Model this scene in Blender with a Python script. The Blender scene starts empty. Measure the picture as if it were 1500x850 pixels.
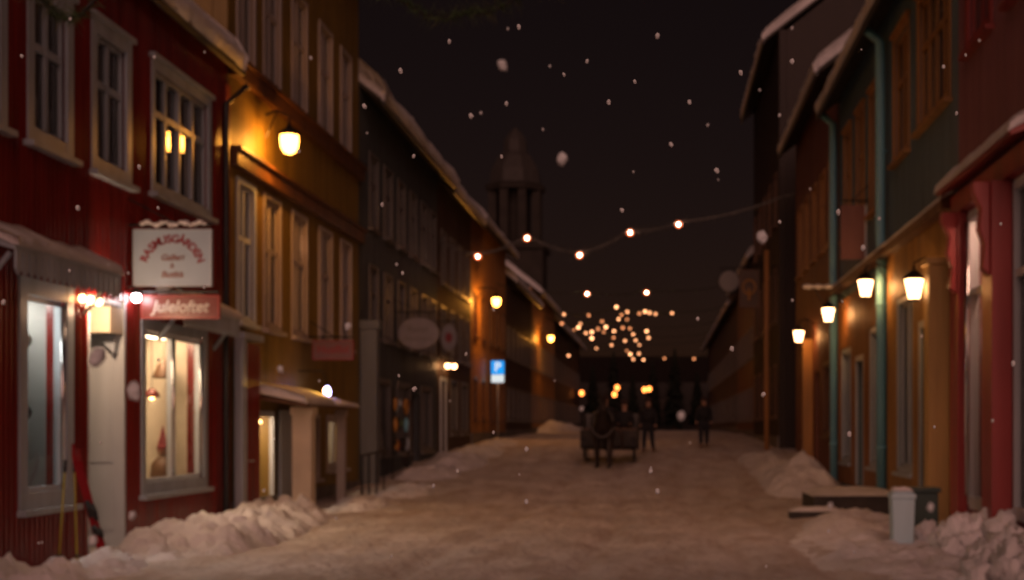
import bpy, math, random
from mathutils import Vector, Matrix, noise
random.seed(11)
R = math.radians
scene = bpy.context.scene
COL = scene.collection

# ------------------------------------------------------------------ frame of the place
XL, XR = -7.2, 4.5          # the two house fronts, metres left and right of the camera
EYE = 1.6
FPX = 2060.0                # focal length in photo pixels, vanishing point 965,628

def ground_h(y):
    pts = [(-60, 0), (20, 0), (30, .1), (40, .5), (50, .92), (60, 1.16), (80, 1.34), (100, 1.42), (2000, 1.42)]
    for (a, ha), (b, hb) in zip(pts, pts[1:]):
        if a <= y <= b:
            t = (y - a) / (b - a)
            return ha + (hb - ha) * t
    return pts[-1][1]

def at(x, y, z):
    """point seen at photo pixel x,y at depth z"""
    return Vector(((x - 965) * z / FPX, z, EYE + (628 - y) * z / FPX))

# ------------------------------------------------------------------ materials
MATS = {}
def new_mat(name):
    m = bpy.data.materials.new(name)
    m.use_nodes = True
    nt = m.node_tree
    b = nt.nodes['Principled BSDF']
    return m, nt, b

def paint(name, col, rough=.5, var=.25, scale=3.0, stretch=(1, 1, .15), bump=.15, bscale=40, metallic=0.0, spec=.5, worn=None):
    """painted / wooden / stone surface: two noises vary the colour, a fine one the relief"""
    if name in MATS:
        return MATS[name]
    m, nt, b = new_mat(name)
    N, Lk = nt.nodes, nt.links
    tc = N.new('ShaderNodeTexCoord')
    mp = N.new('ShaderNodeMapping'); mp.inputs['Scale'].default_value = stretch
    Lk.new(tc.outputs['Object'], mp.inputs['Vector'])
    n1 = N.new('ShaderNodeTexNoise'); n1.inputs['Scale'].default_value = scale; n1.inputs['Detail'].default_value = 6
    Lk.new(mp.outputs['Vector'], n1.inputs['Vector'])
    n2 = N.new('ShaderNodeTexNoise'); n2.inputs['Scale'].default_value = bscale; n2.inputs['Detail'].default_value = 4
    Lk.new(mp.outputs['Vector'], n2.inputs['Vector'])
    cr = N.new('ShaderNodeValToRGB')
    cr.color_ramp.elements[0].position = .3; cr.color_ramp.elements[1].position = .72
    lo = [c * (1 - var) for c in col]; hi = [min(1, c * (1 + var)) for c in col]
    cr.color_ramp.elements[0].color = (*lo, 1); cr.color_ramp.elements[1].color = (*hi, 1)
    Lk.new(n1.outputs['Fac'], cr.inputs['Fac'])
    if worn:
        mx = N.new('ShaderNodeMix'); mx.data_type = 'RGBA'
        r2 = N.new('ShaderNodeValToRGB'); r2.color_ramp.elements[0].position = .6; r2.color_ramp.elements[1].position = .68
        Lk.new(n2.outputs['Fac'], r2.inputs['Fac'])
        Lk.new(r2.outputs['Color'], mx.inputs['Factor'])
        Lk.new(cr.outputs['Color'], mx.inputs[6]); mx.inputs[7].default_value = (*worn, 1)
        Lk.new(mx.outputs[2], b.inputs['Base Color'])
    else:
        Lk.new(cr.outputs['Color'], b.inputs['Base Color'])
    mr = N.new('ShaderNodeMapRange'); mr.inputs['To Min'].default_value = rough * .8; mr.inputs['To Max'].default_value = min(1, rough * 1.25)
    Lk.new(n2.outputs['Fac'], mr.inputs['Value']); Lk.new(mr.outputs['Result'], b.inputs['Roughness'])
    bp = N.new('ShaderNodeBump'); bp.inputs['Strength'].default_value = bump; bp.inputs['Distance'].default_value = .01
    Lk.new(n2.outputs['Fac'], bp.inputs['Height']); Lk.new(bp.outputs['Normal'], b.inputs['Normal'])
    b.inputs['Metallic'].default_value = metallic
    b.inputs['Specular IOR Level'].default_value = spec
    MATS[name] = m
    return m

def snow_mat(name, col, bump=.5, dirt=None):
    m, nt, b = new_mat(name)
    N, Lk = nt.nodes, nt.links
    tc = N.new('ShaderNodeTexCoord')
    n1 = N.new('ShaderNodeTexNoise'); n1.inputs['Scale'].default_value = .8; n1.inputs['Detail'].default_value = 8
    n2 = N.new('ShaderNodeTexNoise'); n2.inputs['Scale'].default_value = 9; n2.inputs['Detail'].default_value = 8
    n3 = N.new('ShaderNodeTexVoronoi'); n3.inputs['Scale'].default_value = 4.5
    for n in (n1, n2, n3): Lk.new(tc.outputs['Object'], n.inputs['Vector'])
    cr = N.new('ShaderNodeValToRGB')
    cr.color_ramp.elements[0].position = .32; cr.color_ramp.elements[1].position = .66
    cr.color_ramp.elements[0].color = (*[c * .72 for c in col], 1); cr.color_ramp.elements[1].color = (*col, 1)
    Lk.new(n1.outputs['Fac'], cr.inputs['Fac'])
    if dirt:
        mp = N.new('ShaderNodeMapping'); mp.inputs['Scale'].default_value = (1.6, .35, 1); Lk.new(tc.outputs['Object'], mp.inputs['Vector'])
        n4 = N.new('ShaderNodeTexNoise'); n4.inputs['Scale'].default_value = 1.3; n4.inputs['Detail'].default_value = 9; n4.inputs['Roughness'].default_value = .68
        Lk.new(mp.outputs['Vector'], n4.inputs['Vector'])
        r4 = N.new('ShaderNodeValToRGB'); r4.color_ramp.elements[0].position = .44; r4.color_ramp.elements[1].position = .64
        Lk.new(n4.outputs['Fac'], r4.inputs['Fac'])
        mx = N.new('ShaderNodeMix'); mx.data_type = 'RGBA'
        Lk.new(r4.outputs['Color'], mx.inputs['Factor']); Lk.new(cr.outputs['Color'], mx.inputs[6]); mx.inputs[7].default_value = (*dirt, 1)
        Lk.new(mx.outputs[2], b.inputs['Base Color'])
    else:
        Lk.new(cr.outputs['Color'], b.inputs['Base Color'])
    ad = N.new('ShaderNodeMath'); ad.operation = 'MULTIPLY_ADD'; ad.inputs[1].default_value = .45
    Lk.new(n3.outputs['Distance'], ad.inputs[0]); Lk.new(n2.outputs['Fac'], ad.inputs[2])
    bp = N.new('ShaderNodeBump'); bp.inputs['Strength'].default_value = bump; bp.inputs['Distance'].default_value = .08
    Lk.new(ad.outputs[0], bp.inputs['Height']); Lk.new(bp.outputs['Normal'], b.inputs['Normal'])
    b.inputs['Roughness'].default_value = .75
    b.inputs['Specular IOR Level'].default_value = .25
    return m

def glow(name, col, strength, sample=True, base=(.8, .75, .65)):
    m, nt, b = new_mat(name)
    b.inputs['Base Color'].default_value = (*base, 1)
    b.inputs['Emission Color'].default_value = (*col, 1)
    b.inputs['Emission Strength'].default_value = strength
    if not sample:
        m.cycles.emission_sampling = 'NONE'
    return m

def bulb_glass(name, col, strength):
    """lit glass of a lamp: lets the lamp inside shine through and glows itself"""
    m = bpy.data.materials.new(name); m.use_nodes = True
    nt = m.node_tree; N, Lk = nt.nodes, nt.links
    N.remove(N['Principled BSDF'])
    tr = N.new('ShaderNodeBsdfTransparent'); em = N.new('ShaderNodeEmission')
    em.inputs['Color'].default_value = (*col, 1); em.inputs['Strength'].default_value = strength
    ad = N.new('ShaderNodeAddShader')
    Lk.new(tr.outputs[0], ad.inputs[0]); Lk.new(em.outputs[0], ad.inputs[1]); Lk.new(ad.outputs[0], N['Material Output'].inputs['Surface'])
    m.cycles.emission_sampling = 'NONE'
    return m
def lamp(parent, loc, power, col, radius):
    l = bpy.data.lights.new('lamp_light', 'POINT'); l.energy = power; l.color = col; l.shadow_soft_size = radius
    o = bpy.data.objects.new('lamp_light', l); COL.objects.link(o); o.parent = parent
    o.location = Vector(loc) - WORLD[parent.name]
    return o

def glass_mat():
    m = bpy.data.materials.new('window_glass'); m.use_nodes = True
    nt = m.node_tree; N, Lk = nt.nodes, nt.links
    N.remove(N['Principled BSDF'])
    out = N['Material Output']
    tr = N.new('ShaderNodeBsdfTransparent'); tr.inputs['Color'].default_value = (.86, .88, .86, 1)
    gl = N.new('ShaderNodeBsdfGlossy'); gl.inputs['Roughness'].default_value = .02; gl.inputs['Color'].default_value = (.9, .95, .95, 1)
    fr = N.new('ShaderNodeFresnel'); fr.inputs['IOR'].default_value = 1.5
    tc = N.new('ShaderNodeTexCoord'); nz = N.new('ShaderNodeTexNoise'); nz.inputs['Scale'].default_value = 1.6
    Lk.new(tc.outputs['Object'], nz.inputs['Vector'])
    bp = N.new('ShaderNodeBump'); bp.inputs['Strength'].default_value = .04; bp.inputs['Distance'].default_value = .05
    Lk.new(nz.outputs['Fac'], bp.inputs['Height']); Lk.new(bp.outputs['Normal'], gl.inputs['Normal'])
    mx = N.new('ShaderNodeMixShader')
    Lk.new(fr.outputs['Fac'], mx.inputs['Fac']); Lk.new(tr.outputs['BSDF'], mx.inputs[1]); Lk.new(gl.outputs['BSDF'], mx.inputs[2])
    Lk.new(mx.outputs['Shader'], out.inputs['Surface'])
    return m

SNOW = snow_mat('packed_snow', (.76, .72, .69), .8, (.50, .43, .38))
BANK = snow_mat('loose_snow', (.88, .88, .90), .7)
GLASS = glass_mat()
RED = paint('red_siding', (.19, .015, .012), .22, .3, spec=.6)
REDTRIM = paint('red_trim', (.30, .035, .03), .4, .25)
GREYTRIM = paint('grey_trim', (.40, .48, .56), .35, .2)
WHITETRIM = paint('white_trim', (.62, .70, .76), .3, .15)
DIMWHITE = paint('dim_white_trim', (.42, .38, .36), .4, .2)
OCHRE = paint('ochre_plank', (.20, .13, .026), .5, .25)
OCHREDK = paint('ochre_dark_belt', (.13, .055, .02), .45, .3)
ORANGE = paint('orange_plank', (.40, .20, .07), .5, .25)
GREYWALL = paint('grey_green_plank', (.065, .082, .092), .5, .3)
DARKWALL = paint('dark_brown_plank', (.075, .045, .03), .55, .3)
RUSTWALL = paint('rust_plank', (.16, .055, .028), .5, .3)
TEALWALL = paint('teal_plank', (.10, .165, .20), .45, .2)
TEALTRIM = paint('teal_pipe', (.20, .52, .66), .3, .15)
OCHRETRIM = paint('ochre_trim', (.42, .21, .05), .4, .25)
OCHREFRONT = paint('ochre_shopfront', (.36, .20, .055), .45, .3)
PINKWALL = paint('dusky_pink_plank', (.22, .085, .11), .5, .2)
PINKTRIM = paint('pink_red_trim', (.44, .075, .075), .35, .25)
STONE = paint('grey_stone', (.17, .16, .15), .8, .35, 2, (1, 1, 1), .5, 12)
DSTONE = paint('dark_stone', (.05, .045, .042), .8, .35, 2, (1, 1, 1), .5, 12)
IRON = paint('black_iron', (.02, .02, .022), .4, .3, metallic=.4)
TIN = paint('galvanised_steel', (.38, .39, .40), .4, .2, metallic=.7)
ROOF = paint('dark_roof', (.05, .045, .042), .7, .3)
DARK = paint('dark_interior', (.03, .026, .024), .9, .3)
CREAM = paint('cream_plaster', (.74, .66, .50), .6, .12, 2, (1, 1, 1))
CURTAIN = paint('pale_curtain', (.50, .42, .36), .9, .15)
BROWNWOOD = paint('brown_wood', (.10, .05, .022), .5, .35)
SIGNWHITE = paint('sign_white', (.36, .47, .58), .35, .06, 3, (1, 1, 1), .05)
SIGNGREY = paint('sign_pale_grey', (.22, .22, .25), .4, .15, 3, (1, 1, 1), .05)
SIGNRED = paint('sign_red', (.15, .018, .014), .35, .15)
INKRED = paint('ink_dark_red', (.22, .02, .03), .5, .2)
INKBROWN = paint('ink_brown', (.20, .07, .05), .5, .2)
INKWHITE = paint('ink_white', (.6, .57, .52), .5, .05)
BLUE = glow('flash_blue_glow', (.0, .30, .85), 1.1, False, (0, .12, .4)); FLASHWHITE = glow('flash_white_glow', (.80, .95, 1), .8, False, (.3, .32, .34))  # emission stands in for flash light thrown back by the parking sign
YELLOW = paint('yellow_pole', (.46, .40, .06), .35, .15)
SKIRED = paint('ski_red', (.30, .014, .02), .25, .15)
RUBBER = paint('black_rubber', (.018, .018, .02), .6, .2)
BLUEBOX = paint('pale_blue_box', (.50, .72, .82), .5, .15)
GREENBOX = paint('dark_green_box', (.028, .06, .055), .5, .2)
COAT = paint('black_wool', (.014, .014, .017), .9, .3, 6, (1, 1, 1))
TROUSER = paint('dark_denim', (.018, .02, .028), .9, .3, 6, (1, 1, 1))
SKIN = paint('skin', (.45, .27, .19), .5, .08, 3, (1, 1, 1))
HAT = paint('dark_knit', (.04, .022, .02), .95, .3, 30, (1, 1, 1))
HORSE = paint('dark_bay_hair', (.022, .014, .010), .55, .35, 4, (1, 1, 1))
LEATHER = paint('black_leather', (.02, .015, .012), .4, .3)
SLEIGHPAINT = paint('sleigh_grey', (.05, .045, .04), .5, .3, 3, (1, 1, 1))
TOWER = paint('church_stone', (.027, .022, .018), .8, .3, .5, (1, 1, 1))
def needle_mat():
    m, nt, b = new_mat('spruce_needles')
    N, Lk = nt.nodes, nt.links
    oi = N.new('ShaderNodeTexCoord'); nz = N.new('ShaderNodeTexNoise'); nz.inputs['Scale'].default_value = 5
    Lk.new(oi.outputs['Object'], nz.inputs['Vector'])
    cr = N.new('ShaderNodeValToRGB'); cr.color_ramp.elements[0].color = (.05, .10, .04, 1); cr.color_ramp.elements[1].color = (.16, .25, .12, 1)
    cr.color_ramp.elements[0].position = .35; cr.color_ramp.elements[1].position = .65
    Lk.new(nz.outputs['Fac'], cr.inputs['Fac']); Lk.new(cr.outputs['Color'], b.inputs['Base Color'])
    b.inputs['Roughness'].default_value = .6
    return m
NEEDLE = needle_mat()
FROST = paint('frosted_needles', (.18, .18, .17), .8, .4, 8, (1, 1, 1))
# what gives off light
C_STREET = (1, .36, .045); C_LANT = (1, .42, .12); C_WARM = (1, .46, .16)
G_STREET = bulb_glass('street_lamp_glass', (1, .40, .06), 9)
G_LANTERN = bulb_glass('lantern_glass_glow', (1, .48, .20), 6)
G_STAR = bulb_glass('white_star_glow', (1, .80, .85), 12)
G_BLUE = bulb_glass('blue_white_glow', (.50, .46, 1), 8)
G_HALO = bulb_glass('bulb_halo_glow', (1, .17, .05), 1.1)  # weak red glow imitating the glare fringe round each bulb
G_CORE = bulb_glass('bulb_core_glow', (1, .62, .42), 22)
G_FARBULB = bulb_glass('far_bulb_glow', (1, .42, .18), 3.2); G_FARMID = bulb_glass('far_bulb_mid_glow', (1, .40, .17), 1.7); G_FARDIM = bulb_glass('far_bulb_dim_glow', (1, .34, .13), .9)
G_TORCH = bulb_glass('red_lantern_glow', (1, .26, .05), 3)
G_FAIRY = bulb_glass('fairy_bulb_glow', (1, .48, .16), 7)
G_SHOP = glow('shop_ceiling_lamp_glow', (1, .66, .42), 80)
G_SHOPDIM = glow('dim_shop_lamp_glow', (1, .94, .88), 95)
G_YELLOWSHOP = glow('small_shop_lamp_glow', (1, .74, .52), 14)
G_ROSE = glow('rose_shop_lamp_glow', (1, .50, .34), 45)
G_DOOR = bulb_glass('door_bulb_glow', (1, .48, .18), 9)
G_CANDLE = bulb_glass('candle_glow', (1, .42, .18), 7)
G_ROOM = bulb_glass('room_lamp_glow', (1, .36, .08), 3.0)
G_PORCH = bulb_glass('porch_bulb_glow', (1, .50, .08), 8)
def flake_mat():
    m, nt, b = new_mat('snowflake_crystals')
    b.inputs['Base Color'].default_value = (.86, .95, 1, 1)
    b.inputs['Sheen Weight'].default_value = .4
    N, Lk = nt.nodes, nt.links
    tc = N.new('ShaderNodeTexCoord'); nz = N.new('ShaderNodeTexNoise'); nz.inputs['Scale'].default_value = 300
    Lk.new(tc.outputs['Object'], nz.inputs['Vector'])
    mr = N.new('ShaderNodeMapRange'); mr.inputs['To Min'].default_value = .4; mr.inputs['To Max'].default_value = .6
    Lk.new(nz.outputs['Fac'], mr.inputs['Value']); Lk.new(mr.outputs['Result'], b.inputs['Roughness'])
    return m
FLAKE = flake_mat()

# ------------------------------------------------------------------ mesh helpers
class MB:
    def __init__(s): s.v = []; s.f = []
    def add(s, v, f):
        n = len(s.v); s.v += [Vector(p) for p in v]; s.f += [[i + n for i in q] for q in f]; return s
    def box(s, x0, x1, y0, y1, z0, z1):
        if x0 > x1: x0, x1 = x1, x0
        if y0 > y1: y0, y1 = y1, y0
        if z0 > z1: z0, z1 = z1, z0
        return s.add([(x0,y0,z0),(x1,y0,z0),(x1,y1,z0),(x0,y1,z0),(x0,y0,z1),(x1,y0,z1),(x1,y1,z1),(x0,y1,z1)],
                     [(3,2,1,0),(4,5,6,7),(0,1,5,4),(1,2,6,5),(2,3,7,6),(3,0,4,7)])
    def tube(s, pts, r, n=8, cap=True):
        pts = [Vector(p) for p in pts]
        rs = r if isinstance(r, (list, tuple)) else [r] * len(pts)
        v = []; up0 = Vector((.13, .27, .95))
        for i, p in enumerate(pts):
            d = (pts[min(i + 1, len(pts) - 1)] - pts[max(i - 1, 0)]).normalized()
            a = d.cross(up0)
            if a.length < .05: a = d.cross(Vector((1, 0, 0)))
            a.normalize(); b = d.cross(a)
            v += [p + (a * math.cos(2 * math.pi * k / n) + b * math.sin(2 * math.pi * k / n)) * rs[i] for k in range(n)]
        f = [(i * n + k, i * n + (k + 1) % n, (i + 1) * n + (k + 1) % n, (i + 1) * n + k) for i in range(len(pts) - 1) for k in range(n)]
        if cap: f += [tuple(range(n))[::-1], tuple((len(pts) - 1) * n + k for k in range(n))]
        return s.add(v, f)
    def lathe(s, c, prof, n=16, rot=0):
        c = Vector(c); v = []
        for (r, z) in prof:
            v += [c + Vector((r * math.cos(rot + 2 * math.pi * k / n), r * math.sin(rot + 2 * math.pi * k / n), z)) for k in range(n)]
        m = len(prof)
        f = [(i * n + k, i * n + (k + 1) % n, (i + 1) * n + (k + 1) % n, (i + 1) * n + k) for i in range(m - 1) for k in range(n)]
        f += [tuple(range(n))[::-1], tuple((m - 1) * n + k for k in range(n))]
        return s.add(v, f)
    def prism(s, poly, a, b):
        """poly: points at position a; the same shifted by vector b"""
        n = len(poly); b = Vector(b)
        v = [Vector(p) for p in poly] + [Vector(p) + b for p in poly]
        f = [tuple(range(n))[::-1], tuple(range(n, 2 * n))] + [(i, (i + 1) % n, n + (i + 1) % n, n + i) for i in range(n)]
        return s.add(v, f)
    def ball(s, c, r, n=10, m=7, sq=(1, 1, 1), jit=0, seed=0):
        c = Vector(c); v = [c + Vector((0, 0, -r * sq[2]))]
        for i in range(1, m):
            th = math.pi * i / m
            for k in range(n):
                ph = 2 * math.pi * k / n
                d = Vector((math.sin(th) * math.cos(ph), math.sin(th) * math.sin(ph), -math.cos(th)))
                sv = Vector((seed * 3.1, seed, 0)); rr = r * (1 + jit * noise.noise(d * 1.7 + sv) + (.45 * jit * noise.noise(d * 4.5 + sv) if n > 11 else 0))
                v.append(c + Vector((d.x * sq[0], d.y * sq[1], d.z * sq[2])) * rr)
        v.append(c + Vector((0, 0, r * sq[2])))
        f = [(0, 1 + (k + 1) % n, 1 + k) for k in range(n)]
        for i in range(m - 2):
            for k in range(n):
                a = 1 + i * n + k; b2 = 1 + i * n + (k + 1) % n
                f.append((a, b2, b2 + n, a + n))
        t = len(v) - 1; o = 1 + (m - 2) * n
        f += [(t, o + k, o + (k + 1) % n) for k in range(n)]
        return s.add(v, f)
    def build(s, name, mat, parent=None, smooth=False, loc=None, bevel=0):
        org = Vector((0, 0, 0))
        if parent is not None: org = WORLD[parent.name]
        elif loc is not None: org = Vector(loc)
        me = bpy.data.meshes.new(name)
        me.from_pydata([tuple(p - org) for p in s.v], [], s.f)
        me.validate(); me.update()
        me.materials.append(mat)
        if smooth: me.polygons.foreach_set('use_smooth', [True] * len(me.polygons))
        o = bpy.data.objects.new(name, me); COL.objects.link(o)
        if parent is not None: o.parent = parent
        else: o.location = org
        WORLD[o.name] = org.copy()
        if bevel:
            bm = o.modifiers.new('bevel', 'BEVEL'); bm.width = bevel; bm.segments = 2; bm.limit_method = 'ANGLE'
        return o

WORLD = {}     # object name -> world position of its origin
def tag(o, label=None, cat=None, group=None, kind=None):
    if label: o['label'] = label
    if cat: o['category'] = cat
    if group: o['group'] = group
    if kind: o['kind'] = kind
    return o
def thing(name, label, cat, loc, group=None):
    o = bpy.data.objects.new(name, None); COL.objects.link(o)
    o.empty_display_size = .2
    o.location = loc; WORLD[o.name] = Vector(loc)
    return tag(o, label, cat, group)
def copy_tree(o, parent=None):
    c = o.copy(); COL.objects.link(c)
    if parent is not None: c.parent = parent
    for ch in list(o.children): copy_tree(ch, c)
    return c

class Side:
    """house-front coordinates: u along the street, v up, d out of the wall into the street"""
    def __init__(s, x, sgn): s.x = x; s.s = sgn
    def p(s, u, v, d): return Vector((s.x + s.s * d, u, v))
    def box(s, mb, u0, u1, v0, v1, d0, d1):
        return mb.box(s.x + s.s * d0, s.x + s.s * d1, u0, u1, v0, v1)
    def quad(s, mb, pts):
        v = [s.p(*q) for q in pts]
        return mb.add(v, [(0, 1, 2, 3)] if s.s > 0 else [(3, 2, 1, 0)])
    def prism(s, mb, poly, u0, u1):
        return mb.prism([s.p(u0, v, d) for (d, v) in poly], u0, (0, u1 - u0, 0))
LS, RS = Side(XL, 1), Side(XR, -1)
RS3 = Side(4.2, -1)

def text_mb(mb, txt, size, org, ext=.004, font_scale_x=1.0, tilt=0, align='CENTER', shear=0, offset=0):
    cu = bpy.data.curves.new('lettering', 'FONT')
    cu.body = txt; cu.size = size; cu.extrude = ext; cu.align_x = align; cu.align_y = 'CENTER'; cu.shear = shear; cu.offset = offset
    ob = bpy.data.objects.new('lettering_tmp', cu); COL.objects.link(ob)
    dg = bpy.context.evaluated_depsgraph_get()
    me = bpy.data.meshes.new_from_object(ob.evaluated_get(dg))
    c, s_ = math.cos(tilt), math.sin(tilt)
    vs = []
    for v in me.vertices:
        x, y = v.co.x * font_scale_x, v.co.y
        vs.append(Vector(org) + Vector((x * c - y * s_, -v.co.z, x * s_ + y * c)))
    mb.add(vs, [list(p.vertices) for p in me.polygons])
    bpy.data.objects.remove(ob); bpy.data.curves.remove(cu); bpy.data.meshes.remove(me)

def skin(name, joints, edges, mat, parent, sub=1, loc=None):
    """one continuous surface grown round connected joints; joints: name -> (x,y,z,r)"""
    keys = list(joints); idx = {k: i for i, k in enumerate(keys)}
    org = WORLD[parent.name] if parent is not None else Vector(loc)
    me = bpy.data.meshes.new(name)
    me.from_pydata([joints[k][:3] for k in keys], [(idx[a], idx[b]) for a, b in edges], [])
    o = bpy.data.objects.new('skin_tmp', me); COL.objects.link(o)
    m = o.modifiers.new('skin', 'SKIN'); m.use_smooth_shade = True
    for i, k in enumerate(keys):
        r = joints[k][3]
        rr = r if isinstance(r, tuple) else (r, r)
        me.skin_vertices[0].data[i].radius = rr
        me.skin_vertices[0].data[i].use_root = (i == 0)
    sb = o.modifiers.new('sub', 'SUBSURF'); sb.levels = sub; sb.render_levels = sub
    dg = bpy.context.evaluated_depsgraph_get()
    m2 = bpy.data.meshes.new_from_object(o.evaluated_get(dg))
    bpy.data.objects.remove(o)
    m2.name = name; m2.materials.clear(); m2.materials.append(mat)
    m2.polygons.foreach_set('use_smooth', [True] * len(m2.polygons))
    ob = bpy.data.objects.new(name, m2); COL.objects.link(ob)
    ob.parent = parent; WORLD[ob.name] = org.copy()
    return ob

# ------------------------------------------------------------------ houses
def fill_wall(S, mb, u0, u1, v0, v1, ops, t=.24, rib=None, arch=.018, drange=0.0):
    """front wall of boxes round the openings, with rounded vertical boards standing proud of it"""
    vs = sorted({v0, v1} | {max(v0, min(v1, o[k])) for o in ops for k in (2, 3)})
    def spans(va, vb, a0, a1):
        cur = [(a0, a1)]
        for o in ops:
            if o[2] < vb - 1e-6 and o[3] > va + 1e-6:
                nx = []
                for (a, b) in cur:
                    if o[0] > a: nx.append((a, min(b, o[0])))
                    if o[1] < b: nx.append((max(a, o[1]), b))
                cur = [(a, b) for a, b in nx if b - a > .004]
        return cur
    for va, vb in zip(vs, vs[1:]):
        if vb - va < .004: continue
        for a, b in spans(va, vb, u0, u1):
            S.box(mb, a, b, va, vb, drange - t, drange)
    if rib:
        n = int((u1 - u0) / rib); w = (u1 - u0) / n
        for i in range(n):
            a, b = u0 + i * w, u0 + (i + 1) * w - .012
            cuts = [o for o in ops if o[0] < b and o[1] > a]
            segs = [(v0, v1)]
            for o in cuts:
                nx = []
                for (p, q) in segs:
                    if o[2] > p: nx.append((p, min(q, o[2])))
                    if o[3] < q: nx.append((max(p, o[3]), q))
                segs = [(p, q) for p, q in nx if q - p > .01]
            K = 5
            hh = arch * random.uniform(.75, 1.15)
            prof = [(a + (b - a) * k / K, hh * (1 - (2 * k / K - 1) ** 2) + .003) for k in range(K + 1)]
            for (p, q) in segs:
                pts = [S.p(uu, p, drange + dd) for uu, dd in prof] + [S.p(uu, q, drange + dd) for uu, dd in prof]
                fs = [(k, k + 1, K + 2 + k, K + 1 + k) for k in range(K)]
                if S.s < 0: fs = [f[::-1] for f in fs]
                mb.add(pts, fs)

def roof_parts(S, root, u0, u1, ve, depth, over=.5, rise=None, snow=.28, gutter=True):
    rise = rise or depth * .38
    ru0, ru1 = u0 + .01, u1 - .01
    mid = -depth / 2
    k = rise / (depth / 2)
    lo = ve - over * k
    mb = MB()
    S.prism(mb, [(over, lo), (over, lo + .1), (mid, ve + rise + .12), (-depth - over, lo + .1), (-depth - over, lo), (mid, ve + rise)], ru0, ru1)
    rf = mb.build('roof', ROOF, root)
    sm = MB()
    n = max(3, int((u1 - u0) / .3)); rows = []
    for i in range(n + 1):
        u = ru0 + (ru1 - ru0) * i / n
        w = noise.noise(Vector((u * .9, S.x, ve)))
        w2 = noise.noise(Vector((u * 2.7, S.x * 2, ve)))
        t = snow * (1 + .35 * w); e = over + .10 + .10 * w2
        le = ve - e * k + .1
        prof = [(over - .05, lo + .105), (e, le - .02 - .08 * max(0, w)), (e + .05, le + t * .5), (e - .12, le + t + .12 * k)]
        for q in (.15, .4, .7):
            d = over + (mid - over) * q
            prof.append((d, lo + .1 + (over - d) * k + t * 1.15 + .05 * noise.noise(Vector((u, d * 1.3, 3)))))
        prof += [(mid, ve + rise + .12 + t), (-depth - over, lo + .1 + t), (-depth - over, lo + .105), (mid, ve + rise + .125)]
        rows.append([S.p(u, v, d) for d, v in prof])
    m = len(rows[0])
    for r in rows: sm.v += r
    for i in range(n):
        for j in range(m):
            sm.f.append([i * m + j, i * m + (j + 1) % m, (i + 1) * m + (j + 1) % m, (i + 1) * m + j])
    sm.f.append(list(range(m))); sm.f.append([n * m + j for j in range(m)][::-1])
    sm.build('roof_snow', BANK, root, True)
    if gutter:
        gb = MB()
        gb.tube([S.p(ru0, lo - .04, over + .05), S.p(ru1, lo - .04, over + .05)], .055, 8)
        gb.build('gutter', IRON, root)

def house(name, label, S, u0, u1, ve, depth, mat, ops, rib=.13, cat='house', roof=True, snow=.28, over=.5, base=-.4, rise=None, arch=.018, floors=(3.2,)):
    loc = S.p((u0 + u1) / 2, ground_h((u0 + u1) / 2), 0)
    root = thing(name, label, cat, loc)
    mb = MB()
    g0 = ground_h(u0) + base
    fill_wall(S, mb, u0, u1, g0, ve, ops, rib=rib, arch=arch)
    S.box(mb, u0, u1, g0, ve, -depth, -depth + .2)
    rs = rise or depth * .38
    for (a, b) in ((u0 + .002, u0 + .22), (u1 - .22, u1 - .002)):
        S.prism(mb, [(-.25, g0), (-.25, ve - .02), (-depth / 2, ve + rs - .05), (-depth + .21, ve - .02), (-depth + .21, g0)], a, b)
    for fl in floors:
        S.box(mb, u0 + .23, u1 - .23, fl - .1, fl + .1, -depth + .21, -.25)
    mb.build('wall', mat, root)
    # a dark partition behind the front rooms
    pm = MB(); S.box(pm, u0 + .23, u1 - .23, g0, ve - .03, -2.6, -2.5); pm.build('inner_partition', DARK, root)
    fb = MB(); S.box(fb, u0 + .003, u1 - .003, g0 - .1, ground_h((u0 + u1) / 2) + .28, .002, .07)
    if name != 'shop_house': fb.build('plinth', STONE, root)
    if roof: roof_parts(S, root, u0, u1, ve, depth, over, rise, snow)
    return root

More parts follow.
